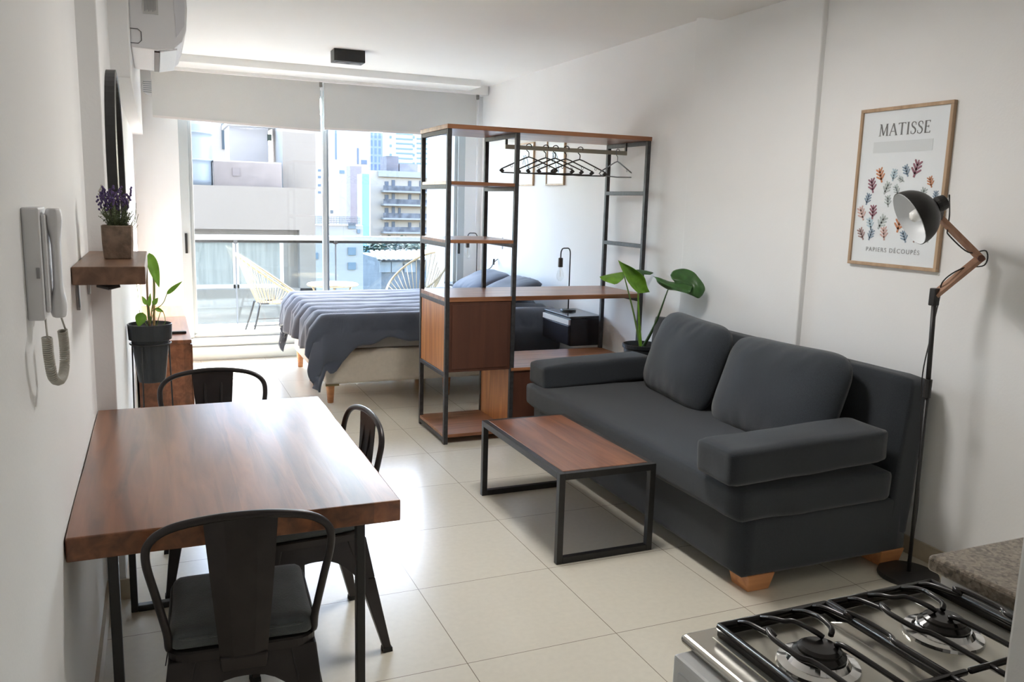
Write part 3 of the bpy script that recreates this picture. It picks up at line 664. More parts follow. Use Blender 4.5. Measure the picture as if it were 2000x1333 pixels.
# ------------------------------------------------------------------ coffee table
t = thing('coffee_table', 'low coffee table with reddish wooden top and square black tube frame', 'coffee table', (1.85, 3.62, 0))
X0, X1, Y0, Y1, HT, tw_ = 1.595, 2.095, 3.135, 4.10, .425, .030
B().box(X0+.03, X1-.03, Y0+.03, Y1-.03, HT-.012, HT+.002).build('tabletop', M_wood, t, bevel=.002)
B().box(X0+tw_, X1-tw_, Y0, Y0+tw_, HT-tw_, HT).box(X0+tw_, X1-tw_, Y1-tw_, Y1, HT-tw_, HT).box(X0, X0+tw_, Y0+tw_, Y1-tw_, HT-tw_, HT).box(X1-tw_, X1, Y0+tw_, Y1-tw_, HT-tw_, HT).build('frame', M_black, t)
for y in (Y0, Y1-tw_):
    B().box(X0, X0+tw_, y, y+tw_, 0, HT).box(X1-tw_, X1, y, y+tw_, 0, HT).box(X0+tw_, X1-tw_, y, y+tw_, 0, tw_).build('leg', M_black, t, bevel=.002)

# ------------------------------------------------------------------ sofa
t = thing('sofa', 'charcoal fabric sofa bed with low arm bolsters on blocky wooden feet', 'sofa', (2.65, 3.7, 0))
B().rbox((2.66, 3.67, .20), (.93, 2.12, .26), .015, 12, wr=.002).build('base', M_sofa, t, smooth=True)
sc = B().rbox((2.575, 3.68, .392), (.86, 2.16, .150), .035, 18, bulge=.008, wr=.006, seed=1).build('seat_cushion', M_sofa, t, smooth=True)
rt_ = Matrix.Rotation(math.radians(5), 3, 'Y')
B().rbox((3.095, 3.66, .50), (.15, 2.10, .76), .03, 14, wr=.004, rot=rt_).build('backrest', M_sofa, t, smooth=True)
B().rbox((2.525, 2.725, .570), (.86, .245, .155), .028, 14, bulge=.010, wr=.006, seed=3, rot=Matrix.Rotation(math.radians(-2), 3, 'Y')).build('arm_bolster', M_sofa, t, smooth=True)
B().rbox((2.575, 4.655, .545), (.80, .245, .150), .028, 14, bulge=.008, wr=.006, seed=4, rot=Matrix.Rotation(math.radians(-2), 3, 'Y')).build('arm_bolster', M_sofa, t, smooth=True)
for (x, y) in ((2.30, 2.675), (3.05, 2.675), (2.30, 4.66), (3.05, 4.66)):
    a, b_ = .055, .07
    B().hexa([(x-a, y-a, 0), (x+a, y-a, 0), (x+a, y+a, 0), (x-a, y+a, 0)], [(x-b_, y-b_, .078), (x+b_, y-b_, .078), (x+b_, y+b_, .078), (x-b_, y+b_, .078)]).build('foot', M_legw, t, bevel=.003)

def pillow(name, label, c, w, h, th, rot, seed, group):
    g = B(); n = 30; top = []; 
    def shape(u, v, s):
        x = (2*u-1); y = (2*v-1); pin = 1-.07*(x*x)*(y*y)
        bx = x*w/2*(1-.06*(1-y*y)*0)*(1-.05*(y*y)*(1-abs(x))*0); by = y*h/2
        bx *= (1-.04*(1-y*y))*(1-.12*y**6); by *= (1-.04*(1-x*x))*(1-.12*x**6)
        k = max(0, (1-abs(x)**3.2))**.55*max(0, (1-abs(y)**3.2))**.55
        z = s*th/2*k
        rad = math.hypot(x, y)
        z += s*.010*noise.noise(Vector((x*1.6+seed, y*1.6, s)))*k
        fold = (noise.noise(Vector((x*9+y*3+seed, (y-x)*1.5, s*3)))*.016)*max(0, abs(y)-.35)*max(0, k)**.3
        z += fold
        return Vector((bx, by, z))
    M4 = rot
    for s in (1, -1):
        g.grid(lambda u, v: c+M4 @ shape(u, v, s), n, n)
    o = g.build(name, M_pillow, None, smooth=True, loc=(c.x, c.y, c.z-h/2))
    b2 = bmesh.new(); b2.from_mesh(o.data); bmesh.ops.remove_doubles(b2, verts=b2.verts, dist=.0008); bmesh.ops.recalc_face_normals(b2, faces=b2.faces); b2.to_mesh(o.data); b2.free()
    for p in o.data.polygons: p.use_smooth = True
    return tag(o, label, 'cushion', group)
def basis(ax, up, tilt=0):
    u = Vector(ax).normalized(); v = Vector(up).normalized(); v = (v-u*v.dot(u)).normalized(); w_ = u.cross(v)
    return Matrix((u, v, w_)).transposed()
pillow('sofa_cushion', 'plump charcoal back cushion on the window end of the sofa', Vector((2.895, 4.09, .70)), .80, .54, .23, basis((.12, 1, .02), (.34, 0, 1)), 1, 'loose back cushions of the sofa')
pillow('sofa_cushion', 'plump charcoal back cushion nearest the floor lamp on the sofa', Vector((2.875, 3.26, .685)), .90, .54, .24, basis((.02, 1, -.03), (.36, 0, 1)), 4, 'loose back cushions of the sofa')

# ------------------------------------------------------------------ bed
t = thing('bed', 'double bed with cream fabric base on round wooden legs under a slate duvet', 'bed', (2.2, 7.2, 0))
for (y0, y1) in ((6.36, 7.17), (7.19, 8.0)):
    B().rbox((2.18, (y0+y1)/2, .295), (2.02, y1-y0, .27), .012, 8).build('base', M_bedbase, t, smooth=True)
for x in (1.215, 2.18, 3.12):
    for y in (6.44, 7.10, 7.27, 7.93):
        B().lathe([(.01, 0), (.024, 0), (.034, .135), (.034, .165), (.01, .165)], (x, y, 0), 16).build('leg', M_legw, t, smooth=True)
for y in (6.375, 7.18): B().box(1.165, 1.27, y-.012, y+.012, .148, .162).build('corner_bracket', mat('brass_bracket', (.25, .2, .1), .4, metal=.8), t)
B().rbox((2.19, 7.18, .535), (2.0, 1.62, .225), .05, 14, wr=.006, seed=2).build('mattress', M_sheet, t, smooth=True)
XF, YN, YF, ZT = 1.165, 6.345, 8.0, .662
def duvet(u, v):
    x_in = 0; L = 1.95; Wd = YF-YN
    # cloth coordinates: s along x from the foot hem, q across y
    ymid = 0
    q = -1+2*v
    hem = .28+.18*math.exp(-((1-v)*Wd/.18)**2)+.10*math.exp(-(v*Wd/.20)**2)+.02*math.sin(v*23)
    s = -hem+(L+hem)*u
    xx = max(s, 0)
    side = .19+.22*math.exp(-(max(s, 0)/.13)**2)+.025*math.sin(s*9)+.012*math.sin(s*23)+.30/(1+math.exp(-(s-1.35)*12))
    far = .35
    tq = -side+(Wd+side+far)*v
    over_n = max(0, -tq); over_f = max(0, tq-Wd); over_x = max(0, -s)
    yb = min(max(tq, 0), Wd)
    R = .055
    oy = over_n if over_n > 0 else over_f; sy = -1 if over_n > 0 else 1
    d = math.hypot(over_x, oy)
    x = XF+xx; y = YN+yb; z = ZT
    if d > 0:
        ux = over_x/d; uy = oy/d
        ang = min(d/R, PI/2); out = R*math.sin(ang); down = R*(1-math.cos(ang))+max(0, d-R*PI/2)
        flare = .10*max(0, d-.06)
        x -= (out+flare)*ux; y += sy*(out+flare*.7)*uy; z -= down
        # hanging folds
        ph = (y*16 if over_x > oy else x*11); a_ = .020*min(1, max(0, d-.04)/.15)
        if over_x > oy: x -= a_*math.sin(ph+1.0)+.012*math.sin(ph*2.3)*min(1, d/.2)
        else: y += sy*(a_*.8*math.sin(ph)+.006*math.sin(ph*2.7)*min(1, d/.2))
    else:
        z += .0
    # quilted channels running along the bed
    chan = abs(math.sin(PI*(tq+.10)/.235))**.55
    edge = min(1, (.05+d)/.05)
    puff = .050*chan+.007*noise.noise(Vector((x*2.5, y*9, 2)))+.003*noise.noise(Vector((x*9, y*13, 5)))
    if d > .08: 
        k = d
        if over_x > oy: x -= puff
        else: y += sy*puff
    else: z += puff
    z += .05*math.exp(-((x-2.75)/.4)**2)*math.exp(-((y-7.2)/.6)**2)
    z = max(z, .05)
    return Vector((x, y, z))
dv = B().grid(duvet, 96, 120).build('duvet', M_duvet, None, smooth=True, solid=.018, loc=(2.0, 7.2, .64))
tag(dv, 'slate blue quilted duvet hanging over the foot and side of the bed', 'duvet')
def bedpillow(c, label, seed, w=.70, h=.46, tilt=(1, 0, .42), m=M_duvet):
    o = pillow('bed_pillow', label, Vector(c), w, h, .15, basis((0, 1, 0), tilt), seed, 'pillows at the head of the bed'); o['category'] = 'pillow'
    o.data.materials.clear(); o.data.materials.append(m)
bedpillow((2.90, 6.86, .825), 'slate blue pillow at the head of the bed nearest the shelving unit', 2)
bedpillow((2.90, 7.56, .825), 'slate blue pillow at the head of the bed on the window side', 6)

# ------------------------------------------------------------------ nightstands and bedside lamps
M_ns = mat('black_laminate', (.022, .021, .028), .28, noise_amt=.2); M_nst = mat('dark_glass_top', (.05, .055, .06), .12)
def nightstand(x0, x1, y0, y1, z0, z1, label, front=-1):
    t = thing('nightstand', label, 'nightstand', ((x0+x1)/2, (y0+y1)/2, z0), 'black nightstands either side of the bed')
    B().box(x0, x1, y0, y1, z0, z1-.02).build('body', M_ns, t, bevel=.002)
    B().box(x0-.012, x1, y0-.004, y1+.004, z1-.016, z1).build('top', M_nst, t, bevel=.002)
    dr = B().box(x0-.018, x0-.002, y0+.008, y1-.008, z0+.012, z1-.075).build('drawer', M_ns, t, bevel=.002)
    B().box(x0-.020, x0-.002, y0+.004, y1-.004, z1-.068, z1-.028).build('drawer_edge', M_white, dr)
nightstand(2.955, 3.236, 5.72, 6.20, .50, .735, 'black nightstand with a white drawer edge between the shelving and bed')
nightstand(2.83, 3.236, 8.04, 8.44, .49, .745, 'black nightstand with a white drawer edge in the window corner')
def bed_lamp(x, y, z, ax, label, H=.50):
    """ax: direction of the arm in plan"""
    t = thing('bedside_lamp', label, 'lamp', (x, y, z), 'bare-bulb bedside lamps')
    ax = Vector((*ax, 0)).normalized()*.105
    B().lathe([(.01, 0), (.062, 0), (.064, .008), (.058, .016), (.01, .018)], (x, y, z), 28).build('base', M_black, t, smooth=False)
    c = Vector((x, y, z)); top = H
    pts = [c+Vector((0, 0, .015)), c+Vector((0, 0, top-.045))]+[c+ax*.5*(1-math.cos(a))*.55+Vector((0, 0, top-.045+.045*math.sin(a))) for a in (.4, .8, 1.2, 1.57)]
    pts += [c+ax*(1-.275*(1-math.sin(a)))+Vector((0, 0, top-.045+.045*math.cos(a))) for a in (0, .4, .8, 1.2, 1.57)]
    pts += [c+ax+Vector((0, 0, top-.075))]
    B().tube(pts, .0052, 8).build('arm', M_black, t, smooth=True)
    b = c+ax+Vector((0, 0, top-.075))
    B().lathe([(.01, 0), (.019, -.004), (.020, -.075), (.01, -.078)], b, 20).build('socket', mat('socket_metal', (.06, .05, .045), .35, metal=.7), t, smooth=False)
    bl = B().lathe([(.012, -.075), (.014, -.09), (.024, -.115), (.0295, -.145), (.026, -.170), (.013, -.186), (.001, -.189)], b, 24).build('bulb', M_bulb, t, smooth=True)
    B().tube([b+Vector((.003*math.cos(k*1.6), .003*math.sin(k*1.6), -.085-.0045*k)) for k in range(16)], .0012, 5).build('filament', mat('filament', (.55, .45, .3), .4, metal=.5), bl)
    return t
bed_lamp(3.09, 6.04, .735, (-.10, -.03), 'black hooked lamp with a clear bulb on the nightstand nearer the sofa', .515)
bed_lamp(3.10, 8.22, .745, (-.10, .0), 'black hooked lamp with a clear bulb in the window corner', .53)
o = B().tube(bez([(3.245, 7.98, 1.02), (3.20, 7.97, .99), (3.15, 7.95, .93), (3.06, 7.95, .89)], 6), .004, 6).tube([(3.205, 7.99, 1.02), (3.20, 7.99, .96)], .011, 8).build('power_cord', M_black, loc=(3.2, 7.97, .9), smooth=True)
tag(o, 'short black cord with a plug on the wall above the pillows', 'cord')

# ------------------------------------------------------------------ pictures
def frame(name, label, y0, y1, z0, z1, m, fw=.016, x=XR, dep=.022, group=None):
    t = thing(name, label, 'picture', (x, (y0+y1)/2, z0), group)
    B().box(x-dep, x, y0, y1, z0, z0+fw).box(x-dep, x, y0, y1, z1-fw, z1).box(x-dep, x, y0, y0+fw, z0+fw, z1-fw).box(x-dep, x, y1-fw, y1, z0+fw, z1-fw).build('frame', m, t, bevel=.0015)
    pp = B().box(x-dep+.009, x-.002, y0+fw, y1-fw, z0+fw, z1-fw).build('print', M_paper, t)
    return t, pp
pt, pp = frame('art_poster', 'tall wood-framed art poster with leaf sprigs behind the floor lamp', 2.695, 3.222, 1.345, 2.100, M_ash)
xf = XR-.0138
Mt = Matrix(((0, 0, -1, xf), (-1, 0, 0, 2.958), (0, 1, 0, 1.955), (0, 0, 0, 1)))   # text x -> -y, text y -> z, normal -> -x
M_ink = mat('grey_ink', (.20, .20, .20), .7)
def stroke_text(word, h, cy_, cz_):
    """Roman capitals drawn from thick and thin strokes with serifs"""
    T, t_ = .13, .05; G = {}
    def L(a, b, w_): return ('l', a, b, w_)
    G['M'] = (1.0, [L((.12, 0), (.18, 1), t_), L((.18, 1), (.5, .05), T), L((.5, .05), (.82, 1), t_), L((.82, 1), (.88, 0), T), L((0, .015), (.24, .015), .03), L((.76, .015), (1.0, .015), .03), L((.06, .985), (.24, .985), .03), L((.76, .985), (.94, .985), .03)])
    G['A'] = (.86, [L((.08, 0), (.42, 1), t_), L((.42, 1), (.78, 0), T), L((.2, .34), (.66, .34), t_), L((0, .015), (.2, .015), .03), L((.64, .015), (.88, .015), .03)])
    G['T'] = (.76, [L((.38, 0), (.38, 1), T), L((.02, .97), (.74, .97), t_), L((.26, .015), (.5, .015), .03), L((.03, .86), (.03, 1), .03), L((.73, .86), (.73, 1), .03)])
    G['I'] = (.34, [L((.17, 0), (.17, 1), T), L((.05, .015), (.29, .015), .03), L((.05, .985), (.29, .985), .03)])
    sp = bez([(.50, .86, 0), (.38, .97, 0), (.20, .95, 0), (.10, .80, 0), (.18, .62, 0), (.38, .48, 0), (.50, .30, 0), (.44, .09, 0), (.26, .01, 0), (.06, .10, 0)], 4)
    G['S'] = (.58, [L((a.x, a.y), (b.x, b.y), .05+.07*math.exp(-((i-len(sp)/2)/8)**2)) for i, (a, b) in enumerate(zip(sp[:-1], sp[1:]))]+[L((.51, .72), (.51, .92), .03), L((.06, .04), (.06, .26), .03)])
    G['E'] = (.64, [L((.16, 0), (.16, 1), T), L((.16, .97), (.56, .97), t_), L((.16, .52), (.46, .52), t_), L((.16, .03), (.60, .03), t_), L((.56, .84), (.56, 1), .03), L((.46, .42), (.46, .62), .03), L((.6, 0), (.6, .17), .03)])
    tot = sum(G[c][0] for c in word)+.08*(len(word)-1); x = -tot/2; g = B()
    for c in word:
        for _, a, b, w_ in G[c][1]:
            d = Vector((b[0]-a[0], b[1]-a[1])); nl = Vector((-d.y, d.x)).normalized()*w_/2 if d.length else Vector((0, 0))
            if abs(d.y) > .8 and abs(d.x) < .6: nl = Vector((w_/2, 0))
            P = [(a[0]+nl.x, a[1]+nl.y), (b[0]+nl.x, b[1]+nl.y), (b[0]-nl.x, b[1]-nl.y), (a[0]-nl.x, a[1]-nl.y)]
            Q = [(-((x+p_[0])*h)+cy_, p_[1]*h+cz_) for p_ in P]
            g.hexa([(xf-.0012, y, z) for y, z in Q], [(xf+.001, y, z) for y, z in Q])
        x += G[c][0]+.08
    return g
stroke_text('MATISSE', .056, 2.958, 1.967).build('poster_title', M_ink, pp)
text('poster_subtitle', 'PAPIERS DÉCOUPÉS', .030, Matrix(((0, 0, -1, xf-.0005), (-1, 0, 0, 2.958), (0, 1, 0, 1.415), (0, 0, 0, 1))), mat('pale_grey_ink', (.34, .35, .36), .7), pp, spacing=1.25)
B().box(xf-.0006, xf+.001, 2.79, 3.13, 1.888, 1.940).build('poster_band', mat('pale_band_ink', (.64, .68, .70), .5), pp)
cols = {'rust': (.55, .24, .13), 'plum': (.30, .14, .18), 'slate': (.25, .33, .42), 'grey': (.45, .50, .50), 'rose': (.62, .42, .38), 'sky': (.45, .58, .66), 'brown': (.35, .24, .23)}
sprigs = [(.095, .40, 'rust', 1.25, 20), (.175, .40, 'sky', 1, -10), (.245, .42, 'slate', 1, 25), (.30, .43, 'plum', 1.4, -15), (.05, .345, 'plum', 1.25, 15), (.14, .33, 'grey', 1.1, -25), (.385, .36, 'rust', .9, 20), (.20, .32, 'grey', .9, 30),
          (.03, .27, 'slate', 1, -15), (.155, .26, 'grey', 1, 10), (.07, .20, 'plum', 1.2, 0), (.00, .19, 'rose', 1.25, 25), (.28, .26, 'sky', 1, -30), (.23, .23, 'rose', .9, 15), (.13, .145, 'grey', 1.3, -30), (.06, .135, 'sky', 1.1, 20), (.235, .14, 'rust', 1.4, -10),
          (.01, .075, 'brown', 1.1, 30), (.07, .075, 'slate', 1, -20), (.15, .085, 'rose', 1.15, 10), (.27, .075, 'slate', 1.05, 25), (.34, .08, 'brown', 1.1, -25), (.40, .08, 'grey', .9, 10), (.36, .15, 'sky', 1, 0), (.40, .22, 'rose', 1, 15), (.35, .30, 'grey', 1, -20), (.42, .29, 'slate', .8, 0), (.22, .375, 'grey', .7, 60)]
for (a, b_, cn, sc_, rot_) in sprigs:
    g = B(); rr = math.radians(rot_); cy_, cz_ = 3.165-a, 1.430+b_*.88; sc_ *= 1.22
    def seg(p, q, w0, w1):
        d = Vector((q[0]-p[0], q[1]-p[1])); nl = Vector((-d.y, d.x)).normalized(); P = []
        pts2 = [(p[0]+nl.x*w0, p[1]+nl.y*w0), (q[0]+nl.x*w1, q[1]+nl.y*w1), (q[0]+d.normalized().x*w1, q[1]+d.normalized().y*w1), (q[0]-nl.x*w1, q[1]-nl.y*w1), (p[0]-nl.x*w0, p[1]-nl.y*w0)]
        Q = [(cy_-(x_*math.cos(rr)-y_*math.sin(rr))*sc_, cz_+(x_*math.sin(rr)+y_*math.cos(rr))*sc_) for x_, y_ in pts2]
        k = len(Q); g.add([(xf-.0009, y, z) for y, z in Q]+[(xf+.001, y, z) for y, z in Q], [tuple(range(k)), tuple(range(2*k-1, k-1, -1))]+[(i, (i+1) % k, k+(i+1) % k, k+i) for i in range(k)])
    seg((0, -.024), (0, .022), .003, .0022)
    for k, yy in enumerate((-.014, -.003, .008)):
        seg((0, yy), (.015-.002*k, yy+.013), .003, .0026); seg((0, yy), (-.015+.002*k, yy+.013), .003, .0026)
    g.build('leaf_sprig', mat('ink_'+cn, cols[cn], .7), pp)
for (y0, y1, lab) in ((6.50, 6.86, 'small wood-framed print on the wall seen between the hangers'), (7.14, 7.50, 'small wood-framed print farther along the wall, mostly behind a post')):
    t_, p_ = frame('small_print', lab, y0, y1, 1.762, 2.16, M_ash, .014, XR, .02, 'small framed prints over the bed')
    B().tube([(XR-.0125, (y0+y1)/2+.07*math.cos(k*.7), 1.96+.09*math.sin(k*.9)) for k in range(10)], .003, 5).build('line_drawing', mat('blue_ink', (.35, .48, .6), .7), p_)
for (y, z, h_) in ((7.90, 1.19, .13),):
    o = B().box(XR-.012, XR, y-.035, y+.035, z-.06, z+.06).build('wall_switch', M_plast, loc=(XR, y, z)); tag(o, 'white switch plate on the right wall above the bed head', 'switch')

# ------------------------------------------------------------------ floor lamp
t = thing('floor_lamp', 'black floor lamp with jointed wooden arm and dome shade beside the sofa', 'lamp', (3.04, 2.515, 0))
bx_, by_ = 3.035, 2.50
B().lathe([(.01, 0), (.128, 0), (.130, .006), (.126, .020), (.02, .026), (.01, .026)], (bx_, by_, 0), 40).build('base', M_black, t, smooth=False)
B().tube([(bx_, by_, .02), (bx_+.003, by_+.01, .88)], .0085, 10).tube([(bx_+.003, by_+.01, .84), (bx_+.008, by_+.03, 1.245)], .0105, 10).build('pole', M_black, t, smooth=True)
B().tube([(bx_+.002, by_+.01, .82), (bx_+.003, by_+.01, .90)], .016, 10).build('collar', M_black, t)
J0 = Vector((3.047, 2.535, 1.262)); J1 = Vector((3.19, 2.452, 1.426)); J2 = Vector((3.055, 2.56, 1.590))
B().bar(J0-Vector((0, 0, .045)), J0+Vector((0, 0, .03)), .034, .03).build('joint', M_black, t, bevel=.004)
for a, b_, nm in ((J0, J1, 'lower_arm'), (J1, J2, 'upper_arm')):
    d = (b_-a).normalized(); B().bar(a+d*.0, b_+d*.012, .020, .034, up=(0, 1, .2)).build(nm, M_oakarm, t, bevel=.002)
B().tube([J1+Vector((-.018, -.02, 0)), J1+Vector((.018, .02, 0))], .014, 12).build('elbow', mat('bronze_knob', (.16, .08, .06), .35, metal=.6), t)
# shade opens down to the left
SC = at(1776, 428, 2.50); dirn = (at(1776, 428, 2.49)-at(1812, 415, 2.53)); dirn = Vector((-.77, .37, -.47)).normalized(); SC = SC-dirn*.02
Ms = dirn.to_track_quat('Z', 'Y').to_matrix()
R_ = .115; prof = [(R_*math.cos(a), R_*(1-0)-R_*math.sin(a)-R_*.0) for a in [i*PI/2/14 for i in range(15)]]
prof = [(R_*math.sin(a)+.0005, -R_*math.cos(a)*.98+.02) for a in [i*PI/2/14 for i in range(15)]]
sh_ = B().lathe_open(prof, SC, 40, Ms).build('lamp_shade', M_black, t, smooth=True, solid=.0)
sh_.data.materials.append(M_white)
inn = B().lathe_open([(r*.975, z+.0015) for r, z in prof], SC, 40, Ms).build('shade_lining', mat('shade_inner_white', (.72, .74, .76), .4), sh_, smooth=True)
B().lathe([(.01, -.10), (.030, -.105), (.034, -.118), (.030, -.145), (.02, -.15), (.01, -.15)], SC+dirn*.012, 20, Ms).build('shade_neck', M_black, t, smooth=False)
nk = SC+Ms @ Vector((0, 0, -.125)); B().bar(nk, J2+Vector((.0, 0, .0)), .022, .03).build('head_joint', M_black, t, bevel=.003)
B().lathe([(.002, .0), (.018, .004), (.026, .03), (.022, .052), (.010, .06), (.001, .061)], SC+dirn*-.045, 20, Ms).build('bulb', mat('frosted_bulb', (.8, .8, .78), .3), t, smooth=True)
cd = bez([nk+Vector((.03, 0, .03)), J2+Vector((.045, -.01, .01)), J2+Vector((.03, -.02, -.05)), J2.lerp(J1, .4)+Vector((-.035, 0, -.01)), J2.lerp(J1, .8)+Vector((-.02, 0, -.01)), J1+Vector((.03, 0, .03)), J1+Vector((.03, 0, -.03)), J1.lerp(J0, .4)+Vector((.0, 0, .02)), J1.lerp(J0, .75)+Vector((-.02, 0, .02)), J0+Vector((.03, 0, -.02)), J0+Vector((.025, .02, -.2)), J0+Vector((.005, .02, -.38)), Vector((bx_+.01, by_+.02, .6)), Vector((bx_+.03, by_+.015, .3)), Vector((bx_+.012, by_+.02, .05))], 6)
B().tube(cd, .003, 6).build('cord', M_black, t, smooth=True)

# ------------------------------------------------------------------ air conditioner, beam fittings, downlight
t = thing('air_conditioner', 'white wall-mounted air conditioner high on the left near the window', 'air conditioner', (-.08, 5.0, 2.30))
def acprof(y):
    P = [(-.08, 2.62), (-.08, 2.30), (.04, 2.295), (.11, 2.305), (.155, 2.345), (.175, 2.40), (.182, 2.50), (.178, 2.62)]; return [(x, y, z) for x, z in P]
a_, b__ = acprof(4.60), acprof(5.40); n = 8
B().add(a_+b__, [tuple(range(n)), tuple(range(2*n-1, n-1, -1))]+[(i, (i+1) % n, n+(i+1) % n, n+i) for i in range(n)]).build('body', M_plast, t, bevel=.008, seg=3)
B().hexa([(.128, 4.596, 2.36), (.168, 4.596, 2.42), (.174, 4.596, 2.60), (.118, 4.596, 2.60)], [(.128, 4.60, 2.36), (.168, 4.60, 2.42), (.174, 4.60, 2.60), (.118, 4.60, 2.60)]).build('front_panel', mat('ac_panel', (.68, .68, .72), .3), t, bevel=.001)
lb = B().box(-.02, .05, 4.594, 4.6, 2.46, 2.58).build('rating_label', mat('label_sticker', (.56, .56, .55), .5), t)
for k in range(9): B().box(-.012+.006*k, -.009+.006*k, 4.5925, 4.594, 2.47+.004*(k % 3), 2.575).build('label_text', mat('label_ink', (.35, .35, .36), .6), lb)
B().tube([(-.08, 4.597, 2.385), (-.045, 4.597, 2.385), (-.030, 4.597, 2.372), (-.030, 4.597, 2.332), (-.045, 4.597, 2.318), (-.08, 4.597, 2.318)], .0018, 6).build('knock_out', mat('thin_grey_line', (.12, .12, .13), .5), t)
B().box(.025, .05, 4.64, 5.36, 2.288, 2.30).build('air_outlet', mat('outlet_dark', (.05, .03, .03), .5), t)
B().hexa([(.052, 4.62, 2.288), (.13, 4.62, 2.305), (.13, 5.38, 2.305), (.052, 5.38, 2.288)], [(.052, 4.62, 2.294), (.13, 4.62, 2.312), (.13, 5.38, 2.312), (.052, 5.38, 2.294)]).build('louvre_flap', M_plast, t)
t = thing('ceiling_spotlight', 'small black rectangular double spotlight on the ceiling', 'ceiling light', (1.50, 7.02, 2.79))
B().box(1.372, 1.625, 6.98, 7.13, 2.695, 2.79).build('housing', M_black, t, bevel=.002)
for x in (1.44, 1.557): B().lathe([(.001, 2.692), (.045, 2.692), (.045, 2.697), (.001, 2.697)], (x, 7.055, 0), 24).build('spot', mat('spot_face', (.09, .08, .08), .3), t)
o = B().lathe([(.001, 0), (.066, 0), (.072, .01), (.066, .018), (.001, .018)], (-.006, 8.50, 2.545), 28, Matrix.Rotation(PI/2, 3, 'X')).build('wall_vent', M_plast, loc=(-.006, 8.5, 2.545)); tag(o, 'round white vent beside the left end of the blinds', 'vent')
o2 = B()
for k in range(6): o2.box(-.06, .05, 8.478, 8.484, 2.50+.018*k, 2.506+.018*k)
o2.build('vent_slat', M_alu, o)

# ------------------------------------------------------------------ mirror, wall shelf, lavender, intercom
t = thing('round_mirror', 'large round black-framed mirror seen almost edge-on on the left wall', 'mirror', (XP, 3.95, 1.32))
MX = Matrix.Rotation(PI/2, 3, 'Y')
B().lathe([(.378, .0), (.40, .0), (.402, .036), (.384, .040), (.378, .036), (.378, .0)], (XP, 3.965, 1.70), 64, MX).build('frame', M_black, t, smooth=False)
B().lathe([(.001, .0), (.380, .0), (.380, .024), (.001, .024)], (XP, 3.965, 1.70), 64, MX).build('mirror_glass', M_mirror, t)
t = thing('wall_shelf', 'small thick wooden wall shelf holding the lavender above the table', 'shelf', (-.13, 3.08, 1.33))
B().box(XL+.002, -.036, 2.72, 3.438, 1.330, 1.384).build('board', M_shelf2, t, bevel=.003)
for y in (2.86, 3.30): B().box(XL+.001, -.12, y-.012, y+.012, 1.322, 1.330).box(XL+.001, XL+.01, y-.012, y+.012, 1.24, 1.33).build('bracket', mat('zinc_bracket', (.5, .5, .5), .35, metal=.8), t)
B().tube([(XL+.01, 2.80, 1.33), (XL+.012, 2.80, 1.255)], .003, 6).build('screw_rod', M_alu, t)
B().tube([(-.17, 2.78, 1.325), (-.14, 2.77, 1.318), (-.11, 2.775, 1.325)], .009, 8).build('cable_loop', M_black, t)
t = thing('lavender_pot', 'lavender in a square rough clay-coloured pot on the wall shelf', 'plant', (-.118, 3.08, 1.384))
lx, ly, lz = -.120, 3.06, 1.384
def sq(w_, z, r=.35): 
    pts = []
    for k in range(24):
        a = 2*PI*k/24; c_, s_2 = math.cos(a), math.sin(a); m_ = max(abs(c_), abs(s_2)); f_ = (1-r)/m_+r*1.08; pts.append(Vector((lx+w_*c_*f_, ly+w_*s_2*f_, z)))
    return pts
g = B(); rings = [(.040, lz), (.043, lz+.004), (.046, lz+.05), (.047, lz+.108), (.044, lz+.110), (.043, lz+.092)]
vs = []; 
for w_, z in rings: vs += sq(w_, z)
fs = [(i*24+k, i*24+(k+1) % 24, (i+1)*24+(k+1) % 24, (i+1)*24+k) for i in range(len(rings)-1) for k in range(24)]+[tuple(range(23, -1, -1)), tuple(range((len(rings)-1)*24, len(rings)*24))]
g.add(vs, fs).build('pot', mat('rough_clay', (.30, .22, .165), .9, noise_amt=.4, nscale=35, bump=.5, bscale=90), t, smooth=False)
random.seed(11); g = B(); fl = B(); wh = B()
for k in range(70):
    a = random.uniform(0, 2*PI); r0 = random.uniform(0, .030); sp_ = random.uniform(.2, 1); h_ = random.uniform(.03, .085)
    b0 = Vector((lx+r0*math.cos(a), ly+r0*math.sin(a), lz+.095)); tip = b0+Vector((math.cos(a)*.035*sp_, math.sin(a)*.035*sp_, h_)); mid = (b0+tip)/2+Vector((0, 0, .008))
    g.tube([b0, mid, tip], .0012, 4)
    for j in range(5):
        q = b0.lerp(tip, .3+.14*j); aa = random.uniform(0, 2*PI); e = Vector((math.cos(aa), math.sin(aa), .5))*.012; s3 = Vector((-math.sin(aa), math.cos(aa), 0))*.0022
        g.add([q, q+e*.5+s3, q+e, q+e*.5-s3], [(0, 1, 2, 3)])
    if k < 26:
        top2 = b0+Vector((math.cos(a)*.030*sp_-.004, math.sin(a)*.03*sp_, random.uniform(.085, .125)))
        g.tube([b0, top2], .001, 4); tgt = fl if k > 3 else wh
        for j in range(9):
            q = top2+Vector((random.gauss(0, .004), random.gauss(0, .004), -.022+.005*j)); rr = .0042 if tgt is fl else .0036
            tgt.lathe([(.0005, -rr), (rr*.8, -rr*.4), (rr*.8, rr*.4), (.0005, rr)], q, 6)
for k in range(8):
    b0 = Vector((lx+.03, ly, lz+.09)); tip = Vector((lx+.055+.012*random.random(), ly+random.uniform(-.02, .02), lz+.10+.012*k))
    g.tube([b0, (b0+tip)/2+Vector((.01, 0, 0)), tip], .0009, 4)
